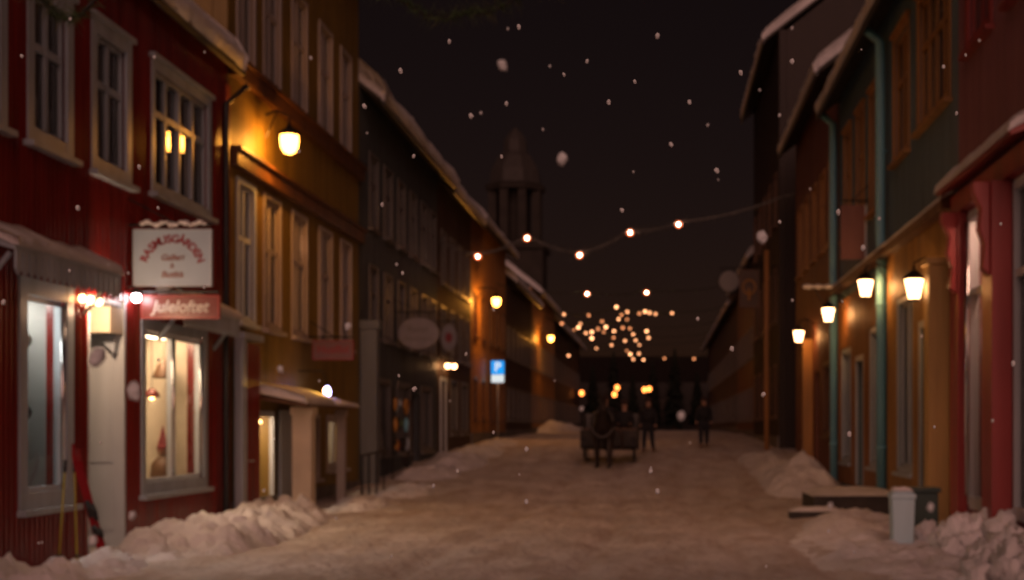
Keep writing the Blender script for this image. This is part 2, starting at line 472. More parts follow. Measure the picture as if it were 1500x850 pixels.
def window(S, root, u0, u1, v0, v1, nx, ny, mat, case=.12, sill=True, curtain=0, tilts=None, pane_mat=None, transom=None, proud=.05, name='window', head=True, sash=None):
    """outer size includes the casing; sash bars, panes and sill behind and on it"""
    mb = MB()
    iu0, iu1, iv0, iv1 = u0 + case, u1 - case, v0 + case, v1 - case
    S.box(mb, u0, iu0, v0, v1, .004, proud); S.box(mb, iu1, u1, v0, v1, .004, proud)
    S.box(mb, iu0, iu1, iv1, v1, .004, proud - .004); S.box(mb, iu0, iu1, v0, iv0, .004, proud - .004)
    if head: S.box(mb, u0 - .04, u1 + .04, v1 + .002, v1 + .07, .004, proud + .05)
    if sash: w = mb.build(name, mat, root); mb = MB()
    f = .055
    us = [iu0 + (iu1 - iu0) * i / nx for i in range(nx + 1)]
    S.box(mb, iu0 - .002, iu1 + .002, iv0 - .002, iv0 + f, -.10, -.02); S.box(mb, iu0 - .002, iu1 + .002, iv1 - f, iv1 + .002, -.10, -.02)
    for i, u in enumerate(us):
        hw = .05
        a, b = (u, u + f) if i == 0 else ((u - f, u) if i == nx else (u - hw / 1.2, u + hw / 1.2))
        S.box(mb, a, b, iv0 + f, iv1 - f, -.095, -.015)
    vs = [iv0 + (iv1 - iv0) * j / ny for j in range(ny + 1)]
    if transom: vs = [iv0, iv0 + (iv1 - iv0) * transom, iv1]
    for j, v in enumerate(vs[1:-1]):
        hb = .045 if transom else .016
        for a, b in zip(us, us[1:]):
            S.box(mb, a + .042, b - .042, v - hb, v + hb, -.09, -.02)
    if sash: mb.build('sash', sash, w)
    else: w = mb.build(name, mat, root)
    pb = MB()
    for i, (a, b) in enumerate(zip(us, us[1:])):
        a2, b2 = a + .03, b - .03; uc = (a + b) / 2; t = math.tan(R(tilts[i])) if tilts and tilts[i] else 0
        S.quad(pb, [(a2, iv0 + .02, -.055 - t * (a2 - uc)), (b2, iv0 + .02, -.055 - t * (b2 - uc)), (b2, iv1 - .02, -.055 - t * (b2 - uc)), (a2, iv1 - .02, -.055 - t * (a2 - uc))])
    pb.build('pane', pane_mat or GLASS, w)
    if sill:
        sb = MB(); S.box(sb, u0 - .05, u1 + .05, v0 - .07, v0 - .003, .003, proud + .09)
        sb.build('sill', mat, w)
    if curtain:
        cb = MB()
        for (a, b) in ((iu0, iu0 + (iu1 - iu0) * curtain), (iu1 - (iu1 - iu0) * curtain, iu1)):
            n = 14; pts = []
            for i in range(n + 1):
                u = a + (b - a) * i / n; d = -.2 + .025 * math.sin(i * 1.9)
                pts += [S.p(u, iv0, d), S.p(u, iv1, d)]
            cb.add(pts, [(2 * i, 2 * i + 2, 2 * i + 3, 2 * i + 1) for i in range(n)])
        c = cb.build('curtain', CURTAIN, w, True)
        so = c.modifiers.new('thick', 'SOLIDIFY'); so.thickness = .01
    return w
def op(u0, u1, v0, v1, c=.12): return (u0 + c, u1 - c, v0 + c, v1 - c)

def niche(S, root, u0, u1, v0, v1, depth, mat, lamp=None, name='display_niche'):
    """the boxed display space behind a shop window, open to the glass, with its ceiling lamp"""
    mb = MB(); e = .03
    S.box(mb, u0 - e, u0, v0, v1, -depth, -.245); S.box(mb, u1, u1 + e, v0, v1, -depth, -.245)
    S.box(mb, u0 - e, u1 + e, v0 - e, v0, -depth, -.245); S.box(mb, u0 - e, u1 + e, v1, v1 + e, -depth, -.245)
    S.box(mb, u0 - e, u1 + e, v0 - e, v1 + e, -depth - e, -depth)
    n = mb.build(name, mat, root)
    if lamp:
        lb = MB(); S.box(lb, u0 + .25, u1 - .25, v1 - .05, v1 - .004, -depth * .55, -depth * .55 + .12)
        lb.build('strip_lamp', lamp, n)
    return n

# ================================================================== RED SHOP HOUSE (left, nearest)
rops = []
W1 = (15.95, 17.2, 4.88, 6.8); W2 = (17.75, 19.1, 4.88, 6.82); W3 = (19.86, 22.5, 4.95, 6.85); W0 = (12.6, 13.85, 4.88, 6.8); W00 = (14.25, 15.45, 4.88, 6.8)
SA = (15.75, 17.2, .68, 3.32); SB = (19.46, 22.3, .68, 3.14)
for w in (W0, W00, W1, W2, W3): rops.append(op(*w))
rops += [op(*SA), op(*SB), (17.74, 18.92, 0, 3.30)]
red = house('shop_house', 'dark red wooden house with grey trimmed windows and two lit shop windows', LS, 11.5, 23.45, 7.72, 8.5, RED, rops, rib=.125, floors=(4.2,), arch=.034, snow=.34, over=.22)
for w in (W0, W00, W1, W2):
    window(LS, red, *w, 2, 2, GREYTRIM, case=.17, curtain=.34, transom=.62)
window(LS, red, *W3, 4, 2, GREYTRIM, case=.13, curtain=.2, tilts=[0, 5.4, 4.45, 0], transom=.64)
window(LS, red, *SA, 1, 1, GREYTRIM, case=.19, name='shop_window', head=False, sash=WHITETRIM)  # sash white against grey casing, standing in for vertical highlights
window(LS, red, *SB, 2, 1, GREYTRIM, case=.16, name='shop_window', head=False, sash=WHITETRIM)  # white sash again in place of highlight strips
GREYPLASTER = paint('grey_plaster', (.36, .36, .34), .7, .12, 2, (1, 1, 1))
niche(LS, red, SA[0] + .1, SA[1] - .1, SA[2] + .1, SA[3] - .1, 1.3, GREYPLASTER, G_SHOPDIM)
niche(LS, red, SB[0] + .1, SB[1] - .1, SB[2] + .1, SB[3] - .1, 1.1, CREAM, G_SHOP)
# recessed doorway
dm = MB()
LS.box(dm, 17.74, 17.80, -.2, 3.30, -.62, -.0); LS.box(dm, 18.86, 18.92, -.2, 3.30, -.62, .03); LS.box(dm, 17.80, 18.86, 3.22, 3.30, -.62, -.0)
for (a, b) in ((.25, 1.0), (1.15, 2.6)):
    LS.box(dm, 18.845, 18.858, a, b, -.5, -.12)
dm.build('door_reveal', WHITETRIM, red)
db = MB(); LS.box(db, 17.805, 18.855, 0, 2.55, -.62, -.57); LS.box(db, 17.9, 18.75, .2, 1.0, -.568, -.55)
dr = db.build('door', WHITETRIM, red)
hb = MB(); hb.tube([LS.p(17.95, 1.05, -.57), LS.p(17.95, 1.05, -.51), LS.p(18.07, 1.05, -.50)], .012); hb.build('handle', TIN, dr)
tb = MB(); LS.quad(tb, [(17.9, 1.2, -.566), (18.75, 1.2, -.566), (18.75, 2.4, -.566), (17.9, 2.4, -.566)]); tb.build('pane', GLASS, dr)
vb = MB(); LS.box(vb, 18.4, 18.843, 2.86, 3.20, -.5, .02); vb.build('transom_box', CREAM, red)
kb = MB(); LS.prism(kb, [(-.02, 2.855), (-.3, 2.855), (-.05, 2.6)], 18.7, 18.843); kb.build('bracket', GREYTRIM, red)
# canopies with scalloped boards
def canopy(root, S, u0, u1, v, dep, mat, teeth=.16, drop=.26):
    mb = MB()
    S.prism(mb, [(.02, v + .02), (dep, v - .1), (dep, v - .05), (.02, v + .14)], u0, u1)
    n = int((u1 - u0) / teeth); w = (u1 - u0) / n
    for i in range(n):
        a = u0 + i * w + .02; b = a + w - .04; m = (a + b) / 2
        mb.prism([S.p(a, v - .1, dep - .02), S.p(b, v - .1, dep - .02), S.p(b, v - .1 - drop * .75, dep - .02), S.p(m, v - .1 - drop, dep - .02), S.p(a, v - .1 - drop * .75, dep - .02)], 0, (S.s * .025, 0, 0))
    for u in (u0 + .08, u1 - .08):
        mb.tube([S.p(u, v - .55, .02), S.p(u, v - .12, dep * .8)], .03, 6)
    c = mb.build('canopy', mat, root)
    sm = MB(); k = 24; rows = []
    for i in range(k + 1):
        u = u0 - .03 + (u1 - u0 + .06) * i / k; t = .13 + .06 * noise.noise(Vector((u * 3, v, 1)))
        e = dep + .05 + .03 * noise.noise(Vector((u * 5, v, 4)))
        rows.append([S.p(u, v + .142, .03), S.p(u, v + .14 + t, .03), S.p(u, v + .02 + t, dep * .6), S.p(u, v - .04 + t * .75, e - .03), S.p(u, v - .06, e), S.p(u, v - .047, dep - .01)])
    for r in rows: sm.v += r
    for i in range(k):
        for j in range(6): sm.f.append([i * 6 + j, i * 6 + (j + 1) % 6, (i + 1) * 6 + (j + 1) % 6, (i + 1) * 6 + j])
    sm.f += [[0, 1, 2, 3, 4, 5], [k * 6 + j for j in (5, 4, 3, 2, 1, 0)]]
    sm.build('canopy_snow', BANK, c, True)
canopy(red, LS, 14.75, 17.65, 3.58, .45, GREYTRIM)
canopy(red, LS, 20.1, 22.75, 3.42, .42, GREYTRIM)
cb = MB(); LS.box(cb, 23.22, 23.44, -.2, 7.3, .025, .06); cb.build('corner_board', REDTRIM, red)
pb = MB(); pb.tube([LS.p(22.95, -.1, .14), LS.p(22.95, 6.9, .14), LS.p(22.95, 7.2, .5)], .055, 10); pb.build('downpipe', IRON, red)

GLINTSTEEL = paint('glint_bar_steel', (.80, .84, .88), .16, .04, 3, (1, 1, .1), .02, metallic=1.0)
for (u, v0, v1) in ((16.985, .92, 3.08), (20.86, .90, 2.94), (22.11, .90, 2.94)):
    b = MB(); b.tube([LS.p(u, v0, .0), LS.p(u, v1, .0)], .032, 14); b.build('glint_bar', GLINTSTEEL, red, True)  # steel bars added to catch light as vertical glints

# shop goods and lights
def ornament_bell(u, v, d, label):
    t = thing('hanging_bell', label, 'ornament', LS.p(u, v, d))
    b = MB(); b.lathe(LS.p(u, v - .3, d), [(.17, 0), (.175, .02), (.14, .1), (.10, .2), (.03, .27), (.01, .29)], 14); b.build('bell', BROWNWOOD, t, True)
    c = MB(); c.tube([LS.p(u, v - .02, d), LS.p(u, v + .28, d)], .006, 5); c.build('cord', SIGNRED, t)
ornament_bell(21.75, 2.68, -.45, 'brown hanging bell in the upper right pane of the bright shop window')
gn = thing('gnome_figure', 'brown gnome figure with pointed hat standing low in the bright shop window', 'figurine', LS.p(21.55, .78, -.4))
b = MB(); b.lathe(LS.p(21.55, .80, -.4), [(.15, 0), (.19, .08), (.17, .25), (.09, .36), (.05, .38)], 12); b.build('body', BROWNWOOD, gn, True)
b = MB(); b.ball(LS.p(21.55, 1.25, -.4), .085, 10, 7); b.build('head', SKIN, gn, True)
b = MB(); b.lathe(LS.p(21.55, 1.28, -.4), [(.10, 0), (.085, .05), (.04, .2), (.008, .36)], 10); b.build('hat', INKRED, gn, True)
bb = thing('string_lights', 'string of small warm bulbs down the left edge of the bright shop window', 'lights', LS.p(19.75, 3.0, -.30))
c = MB(); c.tube([LS.p(19.75, 3.0, -.30), LS.p(19.75, .9, -.30)], .006, 5); c.build('cable', RUBBER, bb)
for v in (2.9, 2.45, 1.95, 1.5):
    b = MB(); b.ball(LS.p(19.75, v, -.28), .032, 8, 6); b.build('bulb', G_FAIRY, bb, True)
ol = thing('pendant_lamp', 'small orange pendant lamp hanging midway in the bright shop window', 'lamp', LS.p(21.5, 2.9, -.55))
c = MB(); c.tube([LS.p(21.5, 3.03, -.55), LS.p(21.5, 2.2, -.55)], .006, 5); c.build('cord', RUBBER, ol)
b = MB(); b.lathe(LS.p(21.5, 2.08, -.55), [(.13, 0), (.10, .07), (.03, .13)], 12); b.build('lamp_shade', SIGNRED, ol, True)
b = MB(); b.ball(LS.p(21.5, 2.07, -.55), .04, 8, 6); b.build('bulb', G_FAIRY, ol, True)
for k, (v, col, lab) in enumerate(((2.6, BROWNWOOD, 'upper dark wooden heart hanging at the edge of the dim grey shop window'), (1.75, IRON, 'lower black heart hanging at the edge of the dim grey shop window'))):
    t = thing('hanging_heart', lab, 'ornament', LS.p(16.5, v, -.35), 'hearts in the dim shop window')
    pts = []
    for i in range(24):
        a = 2 * math.pi * i / 24
        pts.append(LS.p(16.5 + 0, v, -.35) + Vector((.011 * 16 * math.sin(a) ** 3, 0, .011 * (13 * math.cos(a) - 5 * math.cos(2 * a) - 2 * math.cos(3 * a) - math.cos(4 * a)))))
    b = MB(); b.prism(pts, 0, (0, .05, 0)); b.build('heart', col, t)
    c = MB(); c.tube([LS.p(16.52, v + .1, -.35), LS.p(16.52, 3.1, -.35)], .005, 5); c.build('cord', RUBBER, t)
dk = thing('display_curtain', 'dark brown curtain hung with ornaments in the dim grey shop window', 'curtain', LS.p(15.95, .8, -.6))
b = MB(); n = 16
b.add([p for i in range(n + 1) for p in (LS.p(16.55 + .02 * math.sin(i * 2.2), .82, -.95 + .42 * i / n), LS.p(16.55 + .02 * math.sin(i * 2.2), 3.08, -.95 + .42 * i / n))], [(2 * i, 2 * i + 2, 2 * i + 3, 2 * i + 1) for i in range(n)])
cu = b.build('cloth', DARK, dk, True); so = cu.modifiers.new('thick', 'SOLIDIFY'); so.thickness = .012
for (v, d) in ((2.7, -.6), (2.2, -.8), (1.6, -.58), (1.3, -.75)):
    b = MB(); b.ball(LS.p(16.48, v, d), .05, 8, 6); b.build('bauble', OCHRETRIM, dk, True)
fp = thing('display_plant', 'small dark potted plant at the bottom of the dim grey shop window', 'plant', LS.p(16.6, .78, -.4))
b = MB(); b.lathe(LS.p(16.6, .8, -.4), [(.08, 0), (.11, .17), (.12, .18)], 12); b.build('pot', INKRED, fp, True)
b = MB()
for i in range(40):
    a = random.uniform(0, 6.28); e = random.uniform(.2, 1.3); L = random.uniform(.12, .26)
    p = LS.p(16.6, .98, -.4); dv = Vector((math.cos(a) * math.cos(e), math.sin(a) * math.cos(e), math.sin(e)))
    sd = dv.cross(Vector((0, 0, 1))).normalized() * .02
    b.add([p, p + dv * L * .5 + sd, p + dv * L, p + dv * L * .5 - sd], [(0, 1, 2, 3)])
b.build('leaves', NEEDLE, fp)

fl = thing('string_lights', 'three warm bulbs in a row under the canopy beside the red house door', 'lights', LS.p(17.6, 3.15, .2))
c = MB(); c.tube([LS.p(17.25, 3.29, .1), LS.p(17.5, 3.26, .12), LS.p(17.95, 3.27, .1)], .008, 5); c.build('cable', RUBBER, fl)
for u in (17.3, 17.55, 17.8):
    b = MB(); b.ball(LS.p(u, 3.2, .11), .05, 8, 6); b.build('bulb', G_DOOR, fl, True)
lamp(fl, LS.p(17.75, 3.12, .13), 56, (1, .60, .36), .05)
sl = thing('wall_light', 'bright white outdoor lamp on an arm above the red house door', 'lamp', LS.p(18.97, 3.4, .0))
c = MB(); c.tube([LS.p(19.0, 3.5, .0), LS.p(19.0, 3.52, .10), LS.p(19.0, 3.46, .15)], .014, 6); c.build('arm', IRON, sl)
b = MB(); b.ball(LS.p(19.0, 3.37, .14), .065, 10, 8); b.build('bulb', G_STAR, sl, True); lamp(sl, LS.p(19.0, 3.37, .14), 3, (1, .8, .75), .05)
b = MB(); b.lathe(LS.p(19.0, 3.42, .14), [(.09, 0), (.06, .05), (.015, .07)], 12); b.build('lamp_shade', IRON, sl, True)

# hanging signs of the red shop
def hang_sign(name, label, x0, x1, v0, v1, y, S, board_mat, frame_mat, arm_v, wall_x, th=.05, oval=False, text=None):
    cx, cz = (x0 + x1) / 2, (v0 + v1) / 2
    t = thing(name, label, 'sign', (cx, y, cz))
    hw, hh = (x1 - x0) / 2, (v1 - v0) / 2
    b = MB()
    if oval:
        pts = [(cx + hw * math.cos(2 * math.pi * i / 36), y, cz + hh * math.sin(2 * math.pi * i / 36)) for i in range(36)]
        b.prism(pts, 0, (0, th, 0))
    else:
        b.box(x0, x1, y, y + th, v0, v1)
    b.build('board', board_mat, t)
    if frame_mat:
        f = MB(); w = .022
        if oval:
            f.tube([(cx + hw * math.cos(2 * math.pi * i / 36), y + th / 2, cz + hh * math.sin(2 * math.pi * i / 36)) for i in range(37)], .03, 6)
        else:
            f.box(x0 - w, x1 + w, y - .008, y + th + .008, v1 + .001, v1 + w); f.box(x0 - w, x1 + w, y - .008, y + th + .008, v0 - w, v0 - .001)
            f.box(x0 - w, x0 - .001, y - .007, y + th + .007, v0, v1); f.box(x1 + .001, x1 + w, y - .007, y + th + .007, v0, v1)
        f.build('frame', frame_mat, t)
    a = MB(); far = x1 if S.s > 0 else x0
    a.tube([(wall_x, y + th / 2, arm_v), (far, y + th / 2, arm_v)], .018, 6)
    a.tube([(wall_x, y + th / 2, arm_v + .35), (wall_x + (far - wall_x) * .6, y + th / 2, arm_v + .01)], .010, 6)
    for q in (.2, .8):
        xx = x0 + (x1 - x0) * q; top = cz + (hh * .8 if oval else hh)
        a.tube([(xx, y + th / 2, arm_v), (xx, y + th / 2, top - .01)], .008, 5)
    a.build('bracket', IRON, t)
    if text: text(t, cx, y, cz, hw, hh)
    return t
def txt_gard(t, cx, y, cz, hw, hh):
    m = MB(); word = 'RASMUSGÅRDEN'
    n = len(word)
    for i, ch in enumerate(word):
        th = R(158 - 136 * i / (n - 1))
        text_mb(m, ch, .15, (cx + .40 * math.cos(th), y - .004, cz - .17 + .42 * math.sin(th)), tilt=th - math.pi / 2, offset=.004)
    m.build('lettering', INKRED, t)
    m = MB()
    text_mb(m, 'Galleri', .115, (cx, y - .004, cz + .0), shear=.2, offset=.002); m.build('lettering', INKBROWN, t)
    m = MB(); text_mb(m, '&', .10, (cx, y - .004, cz - .11)); m.build('lettering', INKBROWN, t)
    m = MB(); text_mb(m, 'Butikk', .115, (cx, y - .004, cz - .23), shear=.2, offset=.002); m.build('lettering', INKBROWN, t)
sg = hang_sign('hanging_sign', 'white hanging sign with arched dark red lettering on the red house', -7.1, -6.08, 3.55, 4.28, 19.05, LS, SIGNWHITE, GREYTRIM, 4.36, XL + .02, text=txt_gard)
sm = MB()
for i in range(14):
    xx = -7.0 + i * .065; sm.ball((xx, 19.07, 4.38 + .02 * math.sin(i * 1.7)), .045 + .012 * math.sin(i * 2.3), 7, 5, (1, .8, .7))
sm.build('snow_cap', BANK, sg, True)
def txt_jule(t, cx, y, cz, hw, hh):
    m = MB(); text_mb(m, 'Juleloftet', .22, (cx, y - .004, cz), shear=.25, font_scale_x=.95, offset=.004); m.build('lettering', INKWHITE, t)
hang_sign('hanging_sign', 'narrow red sign with white script hanging under the white sign', -7.05, -6.02, 3.12, 3.40, 19.2, LS, SIGNRED, REDTRIM, 3.47, XL + .02, text=txt_jule)

# skis and poles by the door
def pole(px0, py0, px1, py1, z, lab):
    a = at(px0, py0, z + .25); b = at(px1, py1, z)
    a.x = max(XL + .12, min(a.x, -6.6))
    t = thing('ski_pole', lab, 'ski pole', b, 'ski poles by the red house')
    d = (a - b)
    m = MB(); m.tube([b, a], .011, 8); m.build('shaft', YELLOW, t)
    m = MB(); m.tube([a - d.normalized() * .02, a + d.normalized() * .13], .02, 8); m.build('grip', RUBBER, t)
    m = MB(); m.lathe(b + d.normalized() * .09, [(.012, -.01), (.05, 0), (.05, .008), (.012, .018)], 12); m.build('basket', RUBBER, t)
pole(95, 690, 86, 826, 16.3, 'yellow ski pole leaning under the dim shop window, farther from the red skis')
pole(109, 690, 113, 826, 16.4, 'yellow ski pole leaning right beside the red skis')
def ski(px0, py0, px1, py1, z, lab):
    top = at(px0, py0, z + .15); bot = at(px1, py1, z - .1)
    t = thing('ski', lab, 'ski', bot, 'red skis by the red house')
    d = (top - bot); L = d.length; d.normalize(); side = d.cross(Vector((.6, -.8, 0))).normalized(); nrm = side.cross(d)
    m = MB(); secs = []
    for i in range(13):
        q = i / 12; c = bot + d * L * q; w = .036 * (1 - .25 * math.sin(math.pi * q)) * (1 if q < .9 else (1 - (q - .9) * 6)); lift = nrm * (0 if q < .85 else (q - .85) ** 2 * 5)
        secs.append([c + side * w + lift, c - side * w + lift, c - side * w + lift + nrm * .014, c + side * w + lift + nrm * .014])
    for s_ in secs: m.v += s_
    for i in range(12):
        for j in range(4): m.f.append([i * 4 + j, i * 4 + (j + 1) % 4, (i + 1) * 4 + (j + 1) % 4, (i + 1) * 4 + j])
    m.f += [[3, 2, 1, 0], [48, 49, 50, 51]]
    m.build('ski_body', SKIRED, t)
    for q, ln in ((.42, .2), (.28, .10)):
        m = MB(); c = bot + d * L * q
        m.tube([c + nrm * .03, c + nrm * .055 + d * ln * .5, c + nrm * .03 + d * ln], .033, 8); m.build('binding', RUBBER, t)
ski(104, 655, 155, 836, 16.5, 'red ski with black binding leaning in front of the white doorway, left one')
ski(112, 662, 161, 838, 16.9, 'red ski with black binding leaning nearest the open doorway')

# ================================================================== YELLOW HOUSE
yops = []
upper = [(23.9, 25.0), (25.5, 26.7), (27.5, 28.7), (29.7, 30.9), (31.7, 32.8)]
for a, b in upper:
    yops += [op(a, b, 7.85, 10.25, .09), op(a, b, 3.42, 5.9, .09)]
YD = (24.9, 26.15, .15, 1.92); YW = (30.4, 32.2, .7, 1.9); YG = (27.9, 29.7, .55, 1.9)
yops += [op(*YD, .07), op(*YW, .1), op(*YG, .1)]
yel = house('apartment_house', 'tall ochre yellow house with dark belts and white barred windows', LS, 23.47, 33.7, 12.4, 9, OCHRE, yops, rib=.16, floors=(2.4, 6.9), snow=.2)
for i, (a, b) in enumerate(upper):
    window(LS, yel, a, b, 7.85, 10.25, 2, 2, DIMWHITE, case=.09, transom=.6, curtain=.2 if i < 3 else 0, head=False)
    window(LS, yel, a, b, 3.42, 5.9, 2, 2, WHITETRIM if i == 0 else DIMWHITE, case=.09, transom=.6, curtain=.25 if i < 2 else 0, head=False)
window(LS, yel, *YW, 2, 1, DIMWHITE, case=.1, name='shop_window', head=False)
window(LS, yel, *YG, 2, 1, DIMWHITE, case=.1, name='shop_window', head=False)
niche(LS, yel, YD[0] + .07, YD[1] - .07, .2, 1.85, .9, CREAM, G_SHOP, 'entry')
niche(LS, yel, YW[0] + .1, YW[1] - .1, .8, 1.8, .9, CREAM, G_YELLOWSHOP)
db = MB(); LS.box(db, YD[0], YD[0] + .08, .1, 1.92, -.02, .06); LS.box(db, YD[1] - .08, YD[1], .1, 1.92, -.02, .06); LS.box(db, YD[0] + .08, YD[1] - .08, 1.82, 1.92, -.02, .058)
db.build('door_frame', WHITETRIM, yel)
bb = MB()
for (v, hgt) in ((6.02, .26), (7.52, .26)):
    LS.box(bb, 23.5, 33.68, v, v + hgt, .022, .17); LS.box(bb, 23.5, 33.68, v + hgt + .002, v + hgt + .06, .022, .24)
bb.build('belt_course', OCHREDK, yel)
pp = MB(); LS.box(pp, 26.35, 27.5, .1, 1.95, .07, .13); pp.build('board_panel', GREYTRIM, yel)
# low porch roof on posts
pr = MB()
LS.prism(pr, [(.03, 2.12), (.98, 1.99), (.98, 2.04), (.03, 2.2)], 24.75, 29.0)
prf = pr.build('porch_roof', OCHREDK, yel)
sm = MB(); k = 40; rows = []
for i in range(k + 1):
    u = 24.72 + 4.31 * i / k; t = (.17 if u < 26.8 else .06) + .07 * noise.noise(Vector((u * 1.3, 5, 1)))
    rows.append([LS.p(u, 2.245, .04), LS.p(u, 2.26 + t, .04), LS.p(u, 2.16 + t, .55), LS.p(u, 2.06 + t * .8, .98), LS.p(u, 2.03, 1.04), LS.p(u, 2.064, .95)])
for r in rows: sm.v += r
for i in range(k):
    for j in range(6): sm.f.append([i * 6 + j, i * 6 + (j + 1) % 6, (i + 1) * 6 + (j + 1) % 6, (i + 1) * 6 + j])
sm.f += [[0, 1, 2, 3, 4, 5], [k * 6 + j for j in (5, 4, 3, 2, 1, 0)]]
sm.build('porch_snow', BANK, prf, True)
for u in (25.4, 28.8):
    b = MB(); w = .17 if u < 26 else .08
    LS.box(b, u - w, u + w, -.2, 1.99, .62, .62 + 2 * w); LS.box(b, u - w - .03, u + w + .03, 1.85, 1.985, .59, .65 + 2 * w)
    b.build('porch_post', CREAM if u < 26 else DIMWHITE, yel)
# handrail in front
hr = thing('handrail', 'thin dark handrail with posts in the snow before the yellow house', 'railing', (-6.1, 30.2, ground_h(30)))
for u in (28.9, 29.6, 30.4, 31.2):
    b = MB(); b.tube([(-6.1, u, ground_h(u) - .2), (-6.1, u, ground_h(u) + .95)], .022, 6); b.build('post', IRON, hr)
b = MB(); b.tube([(-6.1, 28.8, ground_h(29) + .95), (-6.1, 31.3, ground_h(31) + .97)], .024, 6); b.build('rail', IRON, hr)
# red gate between the houses
gt = thing('plank_gate', 'red plank gate with grey frame between the red and yellow houses', 'gate', LS.p(24.1, 0, .1))
b = MB(); fill_wall(LS, b, 23.75, 24.6, -.2, 3.05, [], t=.06, rib=.12, drange=.22); b.build('board_panel', RED, gt)
b = MB(); LS.box(b, 23.52, 23.74, -.2, 3.1, .10, .25); LS.box(b, 23.52, 24.66, 3.11, 3.22, .09, .28); b.build('gate_frame', GREYTRIM, gt)
b = MB(); b.tube([LS.p(23.85, 1.05, .24), LS.p(23.85, 1.05, .30), LS.p(23.97, 1.05, .30)], .012, 6); b.build('handle', TIN, gt)

def txt_husflid(t, cx, y, cz, hw, hh):
    m = MB(); text_mb(m, 'Husflid', .22, (cx, y - .004, cz + .01), font_scale_x=1.05, offset=.004); m.build('lettering', INKRED, t)
PALEPINK = paint('sign_pale_pink', (.15, .085, .085), .4, .1, 3, (1, 1, 1), .05)
hang_sign('hanging_sign', 'small pale pink sign with dark red frame on the yellow house', -7.05, -6.25, 3.02, 3.38, 28.7, LS, PALEPINK, INKRED, 3.47, XL + .02, text=txt_husflid)
bl = thing('wall_light', 'small blue white lamp above the porch of the yellow house', 'lamp', LS.p(28.4, 2.9, 0))
b = MB(); b.tube([LS.p(28.0, 2.75, 0), LS.p(28.0, 2.75, .5), LS.p(28.0, 2.5, .6)], .014, 6); b.build('arm', IRON, bl)
b = MB(); b.ball(LS.p(28.0, 2.33, .6), .075, 10, 8, (.9, .9, 1.5)); b.build('bulb', G_BLUE, bl, True); lamp(bl, LS.p(28.0, 2.33, .6), .6, (.6, .55, 1), .05)
b = MB(); b.lathe(LS.p(28.0, 2.44, .6), [(.09, 0), (.05, .06), (.015, .08)], 10); b.build('cap', IRON, bl, True)
pl = thing('porch_lamp', 'small warm lamp glowing on the snowy porch roof of the yellow house', 'lamp', LS.p(26.6, 2.15, .9))
b = MB(); b.tube([LS.p(26.6, 2.0, .9), LS.p(26.6, 2.28, .9)], .02, 6); b.build('stem', IRON, pl)
b = MB(); b.ball(LS.p(26.6, 2.32, .9), .05, 10, 8); b.build('bulb', G_PORCH, pl, True); lamp(pl, LS.p(26.6, 2.36, .9), 7, (1, .48, .07), .04)
dl = thing('door_lamp', 'tiny warm lamp beside the lit low doorway of the yellow house', 'lamp', LS.p(24.95, 1.7, .15))
b = MB(); b.tube([LS.p(24.83, 1.78, .0), LS.p(24.83, 1.78, .15)], .012, 6); b.build('arm', IRON, dl)
b = MB(); b.ball(LS.p(24.83, 1.72, .16), .03, 8, 6); b.build('bulb', G_FAIRY, dl, True)
for (u, v, lab) in ((28.2, 5.35, 'lit paper star hanging in the third window from the red house'), (23.78, 4.65, 'tiny candle light in the yellow house window next to the red house')):
    t = thing('window_star', lab, 'star light', LS.p(u, v, -.12))
    b = MB(); n = 5; pts = []
    for i in range(10):
        a = math.pi / 2 + math.pi * i / 5; r = .085 if i % 2 == 0 else .04
        pts.append(LS.p(u, v, -.14) + Vector((0, r * math.cos(a), r * math.sin(a))))
    if u < 24: b.ball(LS.p(24.0, v, -.02), .04, 8, 6)
    else: b.prism(pts, 0, (.05, 0, 0))
    b.build('star', G_CANDLE, t)
    c = MB(); uu = 24.0 if u < 24 else u; c.tube([LS.p(uu, v + .08, -.11 if u > 24 else -.03), LS.p(uu, v + .5, -.11 if u > 24 else -.03)], .004, 4); c.build('cord', RUBBER, t)

# ================================================================== GREY HOUSE and those beyond, left
def row_windows(S, root, us, v0, v1, w, trim, mat_case=.09, nx=2, transom=.62):
    for u in us: window(S, root, u - w / 2, u + w / 2, v0, v1, nx, 2, trim, case=mat_case, transom=transom, head=False)
def row_ops(us, v0, v1, w, c=.09): return [op(u - w / 2, u + w / 2, v0, v1, c) for u in us]
DARKTRIM = paint('dark_grey_trim', (.16, .155, .15), .45, .2)
gu = [35.4, 37.3, 39.2, 41.1, 43.0, 44.7]
gops = row_ops(gu, 6.6, 8.5, 1.15) + row_ops(gu, 3.9, 5.7, 1.15) + [op(35.6, 37.6, .9, 2.9), op(38.6, 40.6, .9, 2.9), op(42.4, 44.4, .9, 2.9), (41.0, 42.0, .3, 2.6)]
gry = house('shop_house', 'dark grey wooden house with thick snow on its eaves beside yellow house', LS, 33.72, 45.6, 9.85, 8.5, GREYWALL, gops, rib=.15, floors=(3.3,), snow=.42, over=.55)
row_windows(LS, gry, gu, 6.6, 8.5, 1.15, DARKTRIM); row_windows(LS, gry, gu, 3.9, 5.7, 1.15, DARKTRIM)
for a in (35.6, 38.6, 42.4): window(LS, gry, a, a + 2.0, .9, 2.9, 2, 1, DARKTRIM, name='shop_window', head=False)
b = MB(); LS.box(b, 41.0, 42.0, .3, 2.6, -.2, -.14); gd = b.build('door', BROWNWOOD, gry)
b = MB(); b.tube([LS.p(41.15, 1.4, -.14), LS.p(41.15, 1.4, -.08), LS.p(41.27, 1.4, -.08)], .012, 6); b.build('handle', TIN, gd)
PILAST = paint('blue_grey_board', (.16, .19, .20), .45, .15)
